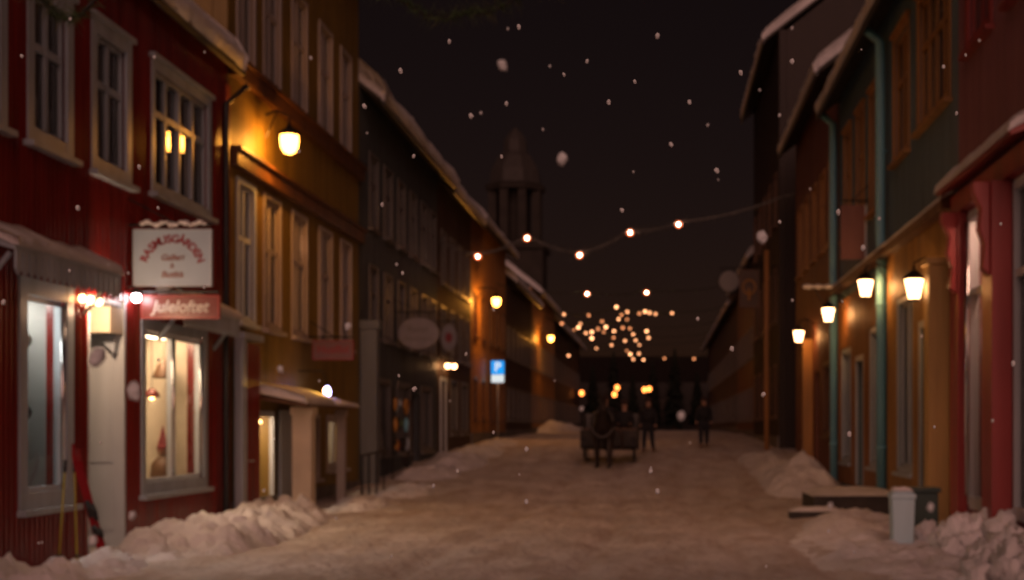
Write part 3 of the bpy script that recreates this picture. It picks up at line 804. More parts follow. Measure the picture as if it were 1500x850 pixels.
b = MB(); LS.box(b, 33.78, 34.15, -.2, 4.0, .03, .42); LS.box(b, 33.74, 34.2, 4.0, 4.2, .025, .48); b.build('pilaster', PILAST, gry)
for (u, v, lab) in ((37.3, 5.1, 'dim orange lamp glowing in the grey house window nearer the yellow house'), (41.1, 5.3, 'dim orange lamp glowing in the grey house window above the oval signs')):
    t = thing('room_lamp', lab, 'lamp', LS.p(u, v, -.4))
    b = MB(); b.lathe(LS.p(u, v - .12, -.4), [(.16, 0), (.09, .2)], 12); b.build('lamp_shade', G_ROOM, t, True)
    b = MB(); b.tube([LS.p(u, v - .25, -.4), LS.p(u, v + .35, -.4)], .01, 5); b.build('cord', RUBBER, t)
def txt_oval(t, cx, y, cz, hw, hh):
    m = MB(); text_mb(m, 'Kunst', .24, (cx, y - .004, cz + .12)); text_mb(m, 'håndverk', .20, (cx, y - .004, cz - .14)); m.build('lettering', DARKTRIM, t)
hang_sign('hanging_sign', 'large pale oval sign hanging from the grey house', -7.05, -5.95, 3.75, 4.6, 38.0, LS, SIGNGREY, DARKTRIM, 4.75, XL + .02, oval=True, text=txt_oval)
def txt_emblem(t, cx, y, cz, hw, hh):
    m = MB(); pts = []
    for i in range(20):
        a = 2 * math.pi * i / 20; r = .13 if i % 2 else .2
        pts.append((cx + r * math.cos(a) * .7, y - .006, cz + r * math.sin(a)))
    m.prism(pts, 0, (0, .008, 0)); m.build('emblem', INKRED, t)
hang_sign('hanging_sign', 'small upright oval sign with a dark emblem past the large oval sign', -7.0, -6.5, 4.1, 4.95, 45.2, LS, SIGNGREY, DARKTRIM, 5.05, XL + .02, oval=True, text=txt_emblem)
# rack of souvenirs before the grey shop
rk = thing('souvenir_rack', 'dark wire rack hung with small coloured souvenirs before the grey shop', 'rack', (-6.6, 36.5, ground_h(36.5)))
g = ground_h(36.5)
b = MB()
for yy in (35.4, 37.6):
    b.tube([(-6.7, yy, g - .2), (-6.7, yy, g + 2.3)], .02, 6)
for hh in (.5, 1.0, 1.5, 2.0, 2.3): b.tube([(-6.7, 35.4, g + hh), (-6.7, 37.6, g + hh)], .012, 6)
b.build('rack_frame', IRON, rk)
cols = [INKRED, TEALTRIM, OCHRETRIM, DARK, SIGNRED, GREYTRIM, NEEDLE, RUBBER]
for i in range(26):
    yy = 35.5 + random.random() * 2.0; hh = random.choice((.5, 1.0, 1.5, 2.0)); c = random.choice(cols)
    s_ = random.uniform(.07, .14)
    b = MB(); b.ball((-6.66, yy, g + hh - s_ * 1.4), s_, 8, 6, (.6, 1, random.uniform(1.1, 1.7)), .3, i); b.tube([(-6.68, yy, g + hh), (-6.66, yy, g + hh - .1)], .006, 4)
    b.build('souvenir', c, rk, True)
# two lights by the next door
for (u, v, lab) in ((46.0, 3.65, 'left one of two small lamps beside the doorway past the oval signs'), (47.4, 3.7, 'right one of two small lamps beside the doorway past the oval signs')):
    t = thing('door_lamp', lab, 'lamp', LS.p(u, v, .3), 'lamps by the far doorway')
    b = MB(); b.tube([LS.p(u, v + .25, .0), LS.p(u, v + .25, .3), LS.p(u, v + .12, .3)], .015, 6); b.build('arm', IRON, t)
    b = MB(); b.ball(LS.p(u, v, .3), .095, 10, 8); b.build('bulb', G_LANTERN, t, True); lamp(t, LS.p(u, v, .3), 8, C_WARM, .07)
    b = MB(); b.lathe(LS.p(u, v + .07, .3), [(.12, 0), (.05, .08), (.015, .1)], 10); b.build('cap', IRON, t, True)
du = [46.9, 48.9, 50.9, 52.7]
dops = row_ops(du, 6.4, 8.2, 1.1) + row_ops(du, 4.0, 5.7, 1.1) + [op(48.4, 50.2, 1.4, 3.3), op(51.0, 52.8, 1.4, 3.3), (46.3, 47.3, .7, 3.2)]
drk = house('shop_house', 'dark brown house with snowy eaves, doorway flanked by two lamps', LS, 45.62, 53.8, 9.7, 8, DARKWALL, dops, rib=.15, floors=(3.6,), snow=.4)
row_windows(LS, drk, du, 6.4, 8.2, 1.1, DARKTRIM); row_windows(LS, drk, du, 4.0, 5.7, 1.1, DARKTRIM)
for a in (48.4, 51.0): window(LS, drk, a, a + 1.8, 1.4, 3.3, 2, 1, DARKTRIM, name='shop_window', head=False)
b = MB(); LS.box(b, 46.22, 46.3, .6, 3.3, .0, .06); LS.box(b, 47.3, 47.38, .6, 3.3, .0, .06); LS.box(b, 46.3, 47.3, 3.2, 3.3, .0, .058); b.build('door_frame', WHITETRIM, drk)
b = MB(); LS.box(b, 46.3, 47.3, .7, 3.2, -.2, -.14); gd = b.build('door', BROWNWOOD, drk)
def plain_house(name, lab, S, u0, u1, ve, mat, trim, v_rows, w=1.1, step=2.1, rib=.16, snow=.35, depth=8, over=.5):
    n = max(1, int((u1 - u0) / step)); us = [u0 + (u1 - u0) * (i + .5) / n for i in range(n)]
    ops = []
    for (a, b) in v_rows: ops += row_ops(us, a, b, w)
    h = house(name, lab, S, u0, u1, ve, depth, mat, ops, rib=rib, floors=(v_rows[0][1] + .6,), snow=snow, over=over)
    for (a, b) in v_rows: row_windows(S, h, us, a, b, w, trim)
    return h
plain_house('wooden_house', 'orange plank house lit by a street lamp behind the parking sign', LS, 53.82, 66, 9.9, ORANGE, OCHREDK, [(1.9, 3.6), (5.2, 6.9)])
plain_house('wooden_house', 'dark brown low house past the orange lamp lit house on the left', LS, 66.02, 79.5, 8.8, DARKWALL, DARKTRIM, [(2.0, 3.6), (5.0, 6.5)])
plain_house('wooden_house', 'ochre plank house lit by the farther street lamp', LS, 79.52, 97, 9.6, ORANGE, DARKTRIM, [(2.0, 3.6), (5.0, 6.6)])
plain_house('wooden_house', 'farthest dark house on the left at the street end', LS, 97.02, 128, 9.0, DARKWALL, DARKTRIM, [(2.1, 3.6), (5.0, 6.5)], step=3.4, rib=.3)

# ================================================================== RIGHT: pink shop house
PW = (18.85, 20.45, 7.02, 9.0); PS = (16.9, 18.0, 7.02, 9.0)
pops = [op(*PW), op(*PS), (18.45, 20.35, .45, 4.72), (16.75, 17.75, .45, 4.72)]
pink = house('shop_house', 'dusky pink house with red carved brackets and tall shop window', RS, 16.5, 21.08, 10.2, 8.5, PINKWALL, pops, rib=.14, floors=(5.6,), snow=.3)
window(RS, pink, *PW, 2, 2, REDTRIM, case=.16, transom=.6, curtain=.3); window(RS, pink, *PS, 2, 2, REDTRIM, case=.16, transom=.6)
def shopfront(u0, u1):
    b = MB(); f = .07
    RS.box(b, u0, u0 + f, .5, 4.7, -.12, .03); RS.box(b, u1 - f, u1, .5, 4.7, -.12, .03)
    RS.box(b, u0 + f, u1 - f, .45, .62, -.12, .028); RS.box(b, u0 + f, u1 - f, 4.6, 4.72, -.12, .028); RS.box(b, u0 + f, u1 - f, 3.5, 3.6, -.11, .02)
    w = b.build('shop_window', WHITETRIM, pink)
    p = MB(); RS.quad(p, [(u0 + .03, .55, -.05), (u1 - .03, .55, -.05), (u1 - .03, 4.65, -.05), (u0 + .03, 4.65, -.05)]); p.build('pane', GLASS, w)
shopfront(18.45, 20.35); shopfront(16.75, 17.75)
b = MB(); b.tube([RS.p(20.31, .64, .045), RS.p(20.31, 4.58, .045)], .04, 14); b.build('glint_bar', GLINTSTEEL, pink, True)  # added bar, gives the frame a bright vertical glint
ROSEPLASTER = paint('rose_plaster', (.42, .20, .15), .7, .15, 2, (1, 1, 1))
niche(RS, pink, 18.47, 20.33, .5, 4.7, .9, ROSEPLASTER, G_ROSE)
# flanking pilasters, brackets and canopy
b = MB()
RS.box(b, 20.42, 20.95, -.2, 4.75, .025, .16); RS.box(b, 17.82, 18.38, -.2, 4.75, .025, .28)
b.build('pilaster', PINKTRIM, pink)
for (u, dd) in ((20.55, .16), (18.0, .28)):
    b = MB()
    prof = [(dd + .003, 3.55), (dd + .10, 3.65), (dd + .07, 3.95), (dd + .14, 4.15), (dd + .11, 4.4), (dd + .22, 4.62), (dd + .22, 4.75), (dd + .003, 4.75)]
    RS.prism(b, prof, u - .1, u + .12)
    b.build('bracket', PINKTRIM, pink, bevel=.015)
b = MB(); RS.prism(b, [(.02, 5.18), (.36, 5.06), (.36, 5.12), (.02, 5.3)], 16.55, 21.0); RS.box(b, 16.55, 21.0, 4.76, 5.04, .02, .15); cn = b.build('canopy', REDTRIM, pink)
sm = MB(); k = 30; rows = []
for i in range(k + 1):
    u = 16.53 + 4.5 * i / k; t = .14 + .05 * noise.noise(Vector((u * 2.1, 8, 1))); e = .40 + .03 * noise.noise(Vector((u * 4, 2, 1)))
    rows.append([RS.p(u, 5.305, .03), RS.p(u, 5.29 + t, .03), RS.p(u, 5.2 + t, .25), RS.p(u, 5.12 + t * .7, e - .03), RS.p(u, 5.09, e), RS.p(u, 5.125, .35)])
for r in rows: sm.v += r
for i in range(k):
    for j in range(6): sm.f.append([i * 6 + j, i * 6 + (j + 1) % 6, (i + 1) * 6 + (j + 1) % 6, (i + 1) * 6 + j])
sm.f += [[0, 1, 2, 3, 4, 5], [k * 6 + j for j in (5, 4, 3, 2, 1, 0)]]
sm.build('canopy_snow', BANK, cn, True)
rl = thing('room_lamp', 'small orange lamp inside the tall window of the pink shop', 'lamp', RS.p(19.3, 3.3, -.5))
b = MB(); b.ball(RS.p(18.9, 3.35, -.45), .05, 8, 6); b.build('bulb', G_FAIRY, rl, True)
b = MB(); b.tube([RS.p(18.9, 3.4, -.45), RS.p(18.9, 4.66, -.45)], .007, 5); b.build('cord', RUBBER, rl)

# ================================================================== RIGHT: teal house
TW = (21.55, 24.3, 6.68, 9.0)
tu = [29.2, 31.2, 33.3]
tops = [op(*TW, .1), (25.2, 26.7, 6.7, 8.9)] + row_ops(tu, 6.1, 8.7, 1.3, .1) + [(22.9, 23.9, .75, 3.3), (24.7, 26.2, .9, 3.9), (28.3, 29.6, .9, 3.6), (30.6, 31.6, .45, 3.1), (32.6, 34.2, .9, 3.4)]
teal = house('shop_house', 'teal wooden house with ochre window frames and ochre shopfront', RS, 21.1, 35.0, 9.75, 8.5, TEALWALL, tops, rib=.14, floors=(5.1,), snow=.32)
window(RS, teal, *TW, 4, 2, OCHRETRIM, case=.13, transom=.62, curtain=.15, head=True)
window(RS, teal, 25.1, 26.8, 6.6, 9.0, 2, 2, OCHRETRIM, case=.1, transom=.62)
for u in tu: window(RS, teal, u - .65, u + .65, 6.1, 8.7, 2, 2, OCHRETRIM, case=.1, transom=.62)
for i, (a, b_, c, d) in enumerate(((24.7, 26.2, .9, 3.9), (28.3, 29.6, .9, 3.6), (32.6, 34.2, .9, 3.4))):
    window(RS, teal, a - .1, b_ + .1, c - .1, d + .1, 2, 1, GREYTRIM, case=.1, name='shop_window', head=False)
    niche(RS, teal, a + .02, b_ - .02, c + .02, d - .02, .8, BROWNWOOD, None)
for (a, b_, c, d) in ((22.9, 23.9, .3, 3.3), (30.6, 31.6, .45, 3.1)):
    m = MB(); RS.box(m, a, b_, c, d, -.16, -.10); RS.box(m, a + .15, b_ - .15, c + .2, c + 1.0, -.098, -.08); dr = m.build('door', OCHREFRONT, teal)
    m = MB(); RS.quad(m, [(a + .15, c + 1.2, -.095), (b_ - .15, c + 1.2, -.095), (b_ - .15, d - .3, -.095), (a + .15, d - .3, -.095)]); m.build('pane', GLASS, dr)
    m = MB(); m.tube([RS.p(a + .1, c + 1.05, -.1), RS.p(a + .1, c + 1.05, -.04), RS.p(a + .22, c + 1.05, -.04)], .013, 6); m.build('handle', TIN, dr)
    m = MB(); RS.box(m, a - .12, a, c - .1, d + .12, .022, .07); RS.box(m, b_, b_ + .12, c - .1, d + .12, .022, .07); RS.box(m, a, b_, d, d + .12, .022, .068); m.build('door_frame', GREYTRIM, teal)
# ochre shopfront cladding, beam and pilasters
b = MB()
fill_wall(RS, b, 21.15, 27.3, .3, 4.9, [(22.78, 24.02, -1, 3.42), (24.58, 26.32, .78, 4.02)], t=.035, rib=.15, arch=.012, drange=.062)
b.build('shopfront_boards', OCHREFRONT, teal)
b = MB()
fill_wall(RS, b, 27.7, 34.8, .3, 4.7, [(28.18, 29.72, .78, 3.72), (30.48, 31.72, -1, 3.22), (32.48, 34.32, .78, 3.52)], t=.035, rib=.15, arch=.012, drange=.062)
b.build('shopfront_boards', paint('amber_plank', (.26, .11, .03), .5, .3), teal)
b = MB(); RS.prism(b, [(.065, 5.16), (.26, 5.04), (.26, 4.90), (.065, 4.90)], 21.13, 34.9); bm_ = b.build('cornice', OCHREDK, teal)
sm = MB(); k = 60; rows = []
for i in range(k + 1):
    u = 21.13 + 13.75 * i / k; t = .03 + .03 * noise.noise(Vector((u * 1.1, 18, 1)))
    rows.append([RS.p(u, 5.165, .07), RS.p(u, 5.18 + t, .07), RS.p(u, 5.08 + t, .25), RS.p(u, 5.03, .28), RS.p(u, 5.045, .255)])
for r in rows: sm.v += r
for i in range(k):
    for j in range(5): sm.f.append([i * 5 + j, i * 5 + (j + 1) % 5, (i + 1) * 5 + (j + 1) % 5, (i + 1) * 5 + j])
sm.f += [[0, 1, 2, 3, 4], [k * 5 + j for j in (4, 3, 2, 1, 0)]]
sm.build('cornice_snow', BANK, bm_, True)
b = MB(); RS.box(b, 21.35, 21.75, -.1, 4.1, .07, .40)
for i in range(3): RS.box(b, 21.335, 21.35, .1, 4.0, .10 + i * .10, .17 + i * .10)
RS.box(b, 21.30, 21.8, 4.1, 4.2, .07, .44)
b.build('pilaster', paint('pale_ochre_board', (.62, .42, .15), .5, .2), teal)
for u in (27.5, 34.95):
    b = MB(); top = 9.55
    b.tube([RS.p(u, ground_h(u) - .1, .15), RS.p(u, 5.0, .15), RS.p(u, 5.4, .17), RS.p(u, top - .4, .17), RS.p(u, top - .1, .5)], .098, 12)
    for v in (1.2, 4.0, 7.0): b.tube([RS.p(u, v, .15), RS.p(u, v + .05, .15)], .115, 12)
    b.build('downpipe', TEALTRIM, teal, True)
# right dark houses beyond
ru = [36.4, 38.4, 40.4, 42.4, 44.4]
rops2 = row_ops(ru, 6.4, 8.6, 1.1) + [op(36.2, 38.2, 1.4, 3.4), op(41.6, 43.6, 1.4, 3.4), (39.4, 40.4, .7, 3.2)]
rst = house('shop_house', 'rust brown house with amber framed windows beyond the teal house', RS, 35.2, 46.0, 10.9, 8.5, RUSTWALL, rops2, rib=.15, floors=(5.0,), snow=.34)
row_windows(RS, rst, ru, 6.4, 8.6, 1.1, OCHRETRIM)
for a in (36.2, 41.6): window(RS, rst, a, a + 2, 1.4, 3.4, 2, 1, OCHREDK, name='shop_window', head=False)
b = MB(); RS.box(b, 39.4, 40.4, .6, 3.2, -.16, -.1); b.build('door', BROWNWOOD, rst)
b = MB(); RS.box(b, 40.9, 41.2, .2, 4.2, .02, .3); b.build('pilaster', OCHRETRIM, rst)
# tall gable house, its end wall towards us
g3 = plain_house('gabled_house', 'tall dark house with a snowy gable above the other roofs', RS3, 49.0, 62.0, 15.5, paint('tall_house_plank', (.016, .008, .006), .6, .3), OCHREDK, [(2.0, 3.9), (5.4, 7.3), (8.8, 10.7)], step=2.6, depth=9)
b = MB(); b.tube([(3.75, 48.9, .5), (3.75, 48.9, 7.8)], .09, 10); b.build('downpipe', ORANGE, g3, True)
plain_house('wooden_house', 'dark rust house past the tall gabled house', RS, 62.02, 80, 9.5, RUSTWALL, DARKTRIM, [(2.0, 3.6), (5.0, 6.5)])
plain_house('wooden_house', 'farthest dark house on the right at the street end', RS, 80.02, 128, 9.0, DARKWALL, DARKTRIM, [(2.1, 3.6), (5.0, 6.5)], step=3.4, rib=.3)
# crosswise house closing the street
CR = thing('wooden_house', 'dark house standing across the far end of the street', 'house', (-1, 150, ground_h(150)))
b = MB(); b.box(-14, 10, 150, 158, .5, 6.5); b.prism([(-14, 150, 6.5), (-14, 158, 6.5), (-14, 154, 9.5)], 0, (24, 0, 0)); b.build('wall', paint('far_house_plank', (.012, .007, .005), .6, .3), CR)
for x in (-10, -6.5, -3, 1, 4.5, 8):
    b = MB(); b.box(x - .7, x + .7, 149.9, 150.05, 2.6, 4.6); w = b.build('window', DARKWALL, CR)
    b = MB(); b.box(x - .55, x + .55, 149.88, 149.895, 2.75, 4.45); b.build('pane', DARK, w)

DSPRUCE = paint('dark_spruce', (.014, .020, .012), .8, .4, 2, (1, 1, 1))
tr_ = random.Random(9)
for (x, y, h) in ((-6.6, 141, 6.5), (-4.6, 143, 8), (-2.6, 140, 5.5), (-.6, 144, 7), (1.6, 141, 8.2), (3.9, 143, 6), (5.6, 140, 7.4)):
    g = ground_h(y)
    t = thing('spruce_tree', 'dark spruce standing with others across the far end of the street', 'tree', (x, y, g), 'spruces at the far street end')
    b = MB(); b.tube([(x, y, g - .2), (x + .05, y, g + h * .5), (x, y, g + h * .97)], [.16, .1, .02], 7); b.build('trunk', BROWNWOOD, t)
    b = MB()
    for k in range(420):
        q = tr_.random() ** .8; z = g + .7 + (h - .8) * q; r = (1 - q) * h * .24 * tr_.uniform(.5, 1.1) + .12; a = tr_.uniform(0, 6.28)
        o = Vector((x, y, z + .15)); tip = Vector((x + r * math.cos(a), y + r * math.sin(a), z - r * .35)); sd = Vector((-math.sin(a), math.cos(a), 0)) * (.10 + .16 * r)
        mid = o.lerp(tip, .6); b.add([o, mid - sd, tip, mid + sd], [(0, 1, 2, 3)])
    b.build('crown', DSPRUCE, t)

# ================================================================== CHURCH TOWER
ch = thing('church_tower', 'faint tall church tower with belfry standing far behind the left roofs', 'church', (-26, 258, 1.4))
cx, cy = -26.3, 258
b = MB(); b.box(cx - 5.4, cx + 5.4, cy - 5.4, cy + 5.4, 0, 34); b.box(cx - 6.0, cx + 6.0, cy - 6.0, cy + 6.0, 34.01, 35)
b.box(cx - 10, cx + 10, cy + 5.5, cy + 44, 0, 15); b.build('tower_shaft', TOWER, ch)
b = MB()
for k in range(8):
    a = math.pi / 8 + k * math.pi / 4
    b.box(cx + 4.3 * math.cos(a) - .75, cx + 4.3 * math.cos(a) + .75, cy + 4.3 * math.sin(a) - .75, cy + 4.3 * math.sin(a) + .75, 35.01, 45)
b.lathe((cx, cy, 45), [(5.6, 0), (5.8, .8), (5.0, 1.3)], 8, math.pi / 8); b.lathe((cx, cy, 35.01), [(2.6, 0), (2.6, 9.9)], 8); b.build('belfry', TOWER, ch)
b = MB(); b.lathe((cx, cy, 46.3), [(4.9, 0), (4.6, 2.5), (3.2, 5), (2.2, 6), (2.2, 8), (1.2, 9.5), (.2, 10.5)], 8, math.pi / 8); b.build('spire', ROOF, ch)
for v in (14, 24):
    b = MB(); b.box(cx - .8, cx + .8, cy - 5.48, cy - 5.405, v, v + 3); b.build('window', DARK, ch)

# ================================================================== LAMPS
def street_lamp(loc, wall_x, lab, power=125):
    x, y, z = loc
    t = thing('street_lamp', lab, 'street lamp', (x, y, z), 'street lamps on the left fronts')
    b = MB(); b.lathe((x, y, z - .20), [(.04, 0), (.10, .03), (.15, .12), (.165, .24), (.16, .33)], 16); b.build('globe', G_STREET, t, True); lamp(t, (x, y, z - .03), power, C_STREET, .11)
    b = MB(); b.lathe((x, y, z + .132), [(.20, 0), (.21, .03), (.13, .10), (.05, .15), (.03, .2)], 16); b.build('cap', IRON, t, True)
    b = MB(); b.tube([(x, y, z + .32), (x, y, z + .48), (x + (wall_x - x) * .5, y, z + .58), (wall_x, y, z + .5)], .022, 8)
    b.tube([(wall_x, y, z + .1), (x + (wall_x - x) * .5, y, z + .56)], .014, 6); b.build('bracket', IRON, t)
street_lamp((-6.62, 25.2, 6.72), XL + .15, 'brightest street lamp, on the front of the yellow house')
street_lamp((-6.4, 55.4, 6.6), XL + .02, 'lit street lamp in front of the orange plank house', 170)
street_lamp((-6.4, 83.4, 6.95), XL + .02, 'farthest lit street lamp, beyond the parking sign', 130)
def lantern(x, y, z, wall_x, lab):
    t = thing('wall_lantern', lab, 'lantern', (x, y, z), 'lit wall lanterns along the right shopfronts')
    b = MB(); b.lathe((x, y, z - .17), [(.085, 0), (.15, .30)], 6); b.build('lantern_glass', G_LANTERN, t); lamp(t, (x, y, z), 22, C_LANT, .09)
    b = MB(); b.lathe((x, y, z + .132), [(.19, 0), (.17, .04), (.06, .14), (.02, .16), (.03, .20), (.005, .24)], 6)
    b.build('cap', IRON, t)
    b = MB(); b.lathe((x, y, z - .215), [(.03, 0), (.095, .02), (.095, .042)], 6); b.build('base', IRON, t)
    b = MB(); b.tube([(x, y, z + .33), (x, y, z + .40), (x + (wall_x - x) * .4, y, z + .48), (wall_x, y, z + .35)], .018, 8)
    b.tube([(wall_x, y, z + .02), (x + (wall_x - x) * .45, y, z + .46)], .012, 6); b.build('bracket', IRON, t)
lantern(4.03, 22.2, 3.82, XR - .03, 'lit lantern beside the broad ochre pilaster')
lantern(4.0, 27.2, 4.33, XR - .03, 'lit lantern beside the long teal downpipe')
lantern(4.0, 33.2, 4.30, XR - .03, 'lit lantern next to the far teal downpipe')
lantern(4.0, 40.2, 4.25, XR - .02, 'lit lantern on the rust brown house, lowest in the row')

# ================================================================== GARLANDS
def garland(label, pts, z, gmat, r, group, green=True, wall=True, left=XL, right=XR, lv=None, rv=None):
    """a spruce-wrapped cable from wall to wall, dipping between its bulbs"""
    ps = sorted(pts)
    t = thing('light_garland', label, 'garland', (ps[0][0], z, ps[0][1]), group)
    knots = [(left, lv if lv else ps[0][1] + .35)] + ps + [(right, rv if rv else ps[-1][1] + .5)]
    line = []
    for (xa, va), (xb, vb) in zip(knots, knots[1:]):
        for i in range(8):
            q = i / 8; line.append(Vector((xa + (xb - xa) * q, z, va + (vb - va) * q - .10 * abs(xb - xa) ** .5 * 4 * q * (1 - q) + .07)))
    line.append(Vector((knots[-1][0], z, knots[-1][1])))
    m = MB(); m.tube(line, .03 if z < 60 else .018, 5); m.build('cable', FROST if z < 60 else RUBBER, t)
    if green:
        m = MB()
        for p, q in zip(line, line[1:]):
            for k in range(44 if z < 60 else 14):
                o = p.lerp(q, random.random()); a = random.uniform(0, 6.28); e = random.uniform(-.5, .5); L = random.uniform(.10, .28)
                d = Vector((e, math.cos(a), math.sin(a))).normalized(); s_ = d.cross(Vector((1, .2, 0))).normalized() * .014
                m.add([o - s_, o + s_, o + d * L], [(0, 1, 2)])
        m.build('needles', FROST if z < 60 else NEEDLE, t)
    for (x, v) in ps:
        big = gmat is G_HALO
        gm_ = gmat if big else random.choice((G_FARBULB, G_FARMID, G_FARMID, G_FARDIM))
        m = MB(); m.ball((x, z, v - .02), r * (1.35 if big else random.uniform(.75, 1.1)), 8, 6); bo = m.build('bulb', gm_, t, True)  # on big bulbs this outer ball is the glare halo, given a shape
        if big: m = MB(); m.ball((x, z, v - .02), r * .62, 8, 6); m.build('bulb_core', G_CORE, bo, True)
    return t
def unp(x, y, z):
    p = at(x, y, z); return (p.x, p.z)
garland('nearest light garland with five bright bulbs waving across the street', [unp(x, y, 46) for x, y in ((700, 375), (772, 348), (849, 373), (923, 340), (994, 328))], 46, G_HALO, .085, 'light garlands across the street', right=4.45, lv=7.7, rv=9.3)
Z5 = [(607,587),(597,631),(725,592),(685,632),(676,650),(655,662),(712,677),(740,672),(740,702),(770,657),(789,621),(807,648),(797,672),(846,668),(844,699),(834,735),(762,751),(629,785),(858,552),(882,590),(868,610),(909,575),(908,612),(888,652),(922,655),(938,683),(950,712),(898,714),(967,734),(907,762),(924,778),(938,802),(965,776),(987,805),(967,583),(994,573),(1016,579),(1044,585),(1002,668),(1011,700),(1123,582),(1087,798),(1228,800)]
px = [(640 + a / 3.261, 280 + b_ / 3.261) for a, b_ in Z5]
rows = {62: [(860, 430), (947, 428)]}
for (x, y) in px:
    z = min(122, max(70, 6.6 * FPX / (628 - y)))
    ks = [q for q in (72, 80, 88, 97, 108, 122) if XL + .4 < (x - 965) * q / FPX < XR - .3]
    k = min(ks, key=lambda q: abs(q - z))
    rows.setdefault(k, []).append((x, y))
rows.setdefault(128, [])
for z, pl_ in rows.items():
    if not pl_: continue
    # bulbs that fall nearly on one another belong to the doubled strand: keep their spacing
    garland('string of small warm bulbs far down the street' if z > 62 else 'light garland with two bright bulbs high above the distant bulb cluster',
            [unp(x, y, z) for x, y in pl_], z, G_HALO if z == 62 else G_FARBULB, .085 if z == 62 else .085 + .0004 * (z - 60),
            'light garlands across the street' if z == 62 else 'strings of small bulbs far down the street', green=True, right=4.15 if 49 < z < 62.1 else XR - .05, left=XL + .05)
tr = thing('lantern_string', 'low string of reddish lanterns hanging above the horse sleigh', 'lantern string', (-4, 118, 5))
ps = [at(x, y, 118) for x, y in ((852, 576), (900, 578), (904, 568), (944, 571), (951, 570))]
line = [Vector((XL, 118, 5.6))]
for p in ps: line.append(p + Vector((0, 0, .22)))
line.append(Vector((XR, 118, 5.8)))
m = MB(); m.tube(line, .02, 5); m.build('cable', RUBBER, tr)
for p in ps:
    m = MB(); m.ball(p, .19, 8, 6, (1, 1, 1.2)); m.build('lantern', G_TORCH, tr, True)
# unlit spruce garland overhead
og = thing('spruce_garland', 'unlit green spruce garland hanging overhead at the top of view', 'garland', (-4, 14, 6))
line = []
for i in range(90):
    x = XL + (XR + 1 - XL) * i / 89
    v = 6.10 - .42 * math.exp(-((x + 5.9) / .35) ** 2) - .40 * math.exp(-((x + 2.05) / .75) ** 2) + .03 * math.sin(x * 9)
    line.append(Vector((x, 14, v)))
line[0] = Vector((XL + .01, 14, 6.3))
m = MB(); m.tube(line, .02, 5); m.tube([line[-1], Vector((5.5, 17.0, 6.6))], .02, 5); m.build('cable', RUBBER, og)
m = MB()
for p, q in zip(line, line[1:]):
    for k in range(60):
        o = p.lerp(q, random.random()); a = random.uniform(0, 6.28); e = random.uniform(-.6, .6); L = random.uniform(.08, .24)
        d = Vector((e, math.cos(a), math.sin(a))).normalized(); s_ = d.cross(Vector((1, .2, 0))).normalized() * .012
        m.add([o - s_, o + s_, o + d * L], [(0, 1, 2)])
m.build('needles', NEEDLE, og)

# ================================================================== SIGNS on the right, parking sign
def txt_none(*a): pass
def txt_pretzel(t, cx, y, cz, hw, hh):
    m = MB(); m.tube([(cx + .22 * math.cos(2 * math.pi * i / 20), y - .03, cz + .05 + .25 * math.sin(2 * math.pi * i / 20)) for i in range(21)], .035, 6)
    m.tube([(cx, y - .03, cz - .42), (cx, y - .03, cz + .0)], .04, 6); m.build('emblem', OCHRETRIM, t)
hang_sign('hanging_sign', 'round grey sign hanging dark on the right before the tall gabled house', 2.25, 3.0, 6.7, 7.5, 52.5, RS3, DARKTRIM, IRON, 7.6, 4.18, oval=True)
hang_sign('hanging_sign', 'dark square sign with a pale ochre emblem beside the round grey sign', 2.9, 3.55, 5.95, 7.25, 50.2, RS3, DARKWALL, OCHREDK, 7.4, 4.18, text=txt_pretzel)
PINKBOARD = paint('weathered_pink_board', (.24, .11, .09), .6, .25)
ps_ = hang_sign('hanging_sign', 'plain rusty pink board with a pale edge hanging between the teal downpipes', 3.87, 4.38, 5.2, 6.35, 29.9, RS, PINKBOARD, None, 6.45, XR - .02)
b = MB(); b.box(4.382, 4.42, 29.88, 29.96, 5.2, 6.35); b.build('edge_strip', WHITETRIM, ps_)
ar = thing('sign_bracket', 'snow covered iron bracket arm above the far lanterns', 'bracket', RS.p(34.3, 5.0, 0))
b = MB(); b.tube([RS.p(34.3, 5.0, .0), RS.p(34.3, 5.02, .95)], .03, 6); b.tube([RS.p(34.3, 4.6, .45), RS.p(34.3, 5.0, .7)], .015, 6); b.tube([RS.p(34.3, 4.6, .45), RS.p(34.3, 4.55, .0)], .015, 6); b.build('arm', IRON, ar)
b = MB()
for i in range(12): b.ball(RS.p(34.3, 5.06, .05 + i * .08), .07 + .02 * math.sin(i * 2), 8, 6, (1, .8, .8))
b.build('snow_cap', BANK, ar, True)

PZ = 58.5; PX = (729 - 965) * PZ / FPX; pg = ground_h(PZ)
pk = thing('parking_sign', 'blue parking sign with white P above a white plate on a post', 'road sign', (PX, PZ, pg))
b = MB(); b.tube([(PX, PZ + .05, pg - .3), (PX, PZ + .05, 4.5)], .045, 10); b.build('post', TIN, pk, True)
b = MB(); b.box(PX - .27, PX + .27, PZ - .02, PZ, 3.86, 4.42); b.build('sign_panel', BLUE, pk)  # unlit panel, its glow imitates reflected flash
b = MB(); text_mb(b, 'P', .52, (PX, PZ - .025, 4.15), offset=.012); b.build('lettering', FLASHWHITE, pk)
b = MB(); b.box(PX - .26, PX + .26, PZ - .02, PZ, 3.52, 3.84); b.build('plate', FLASHWHITE, pk)

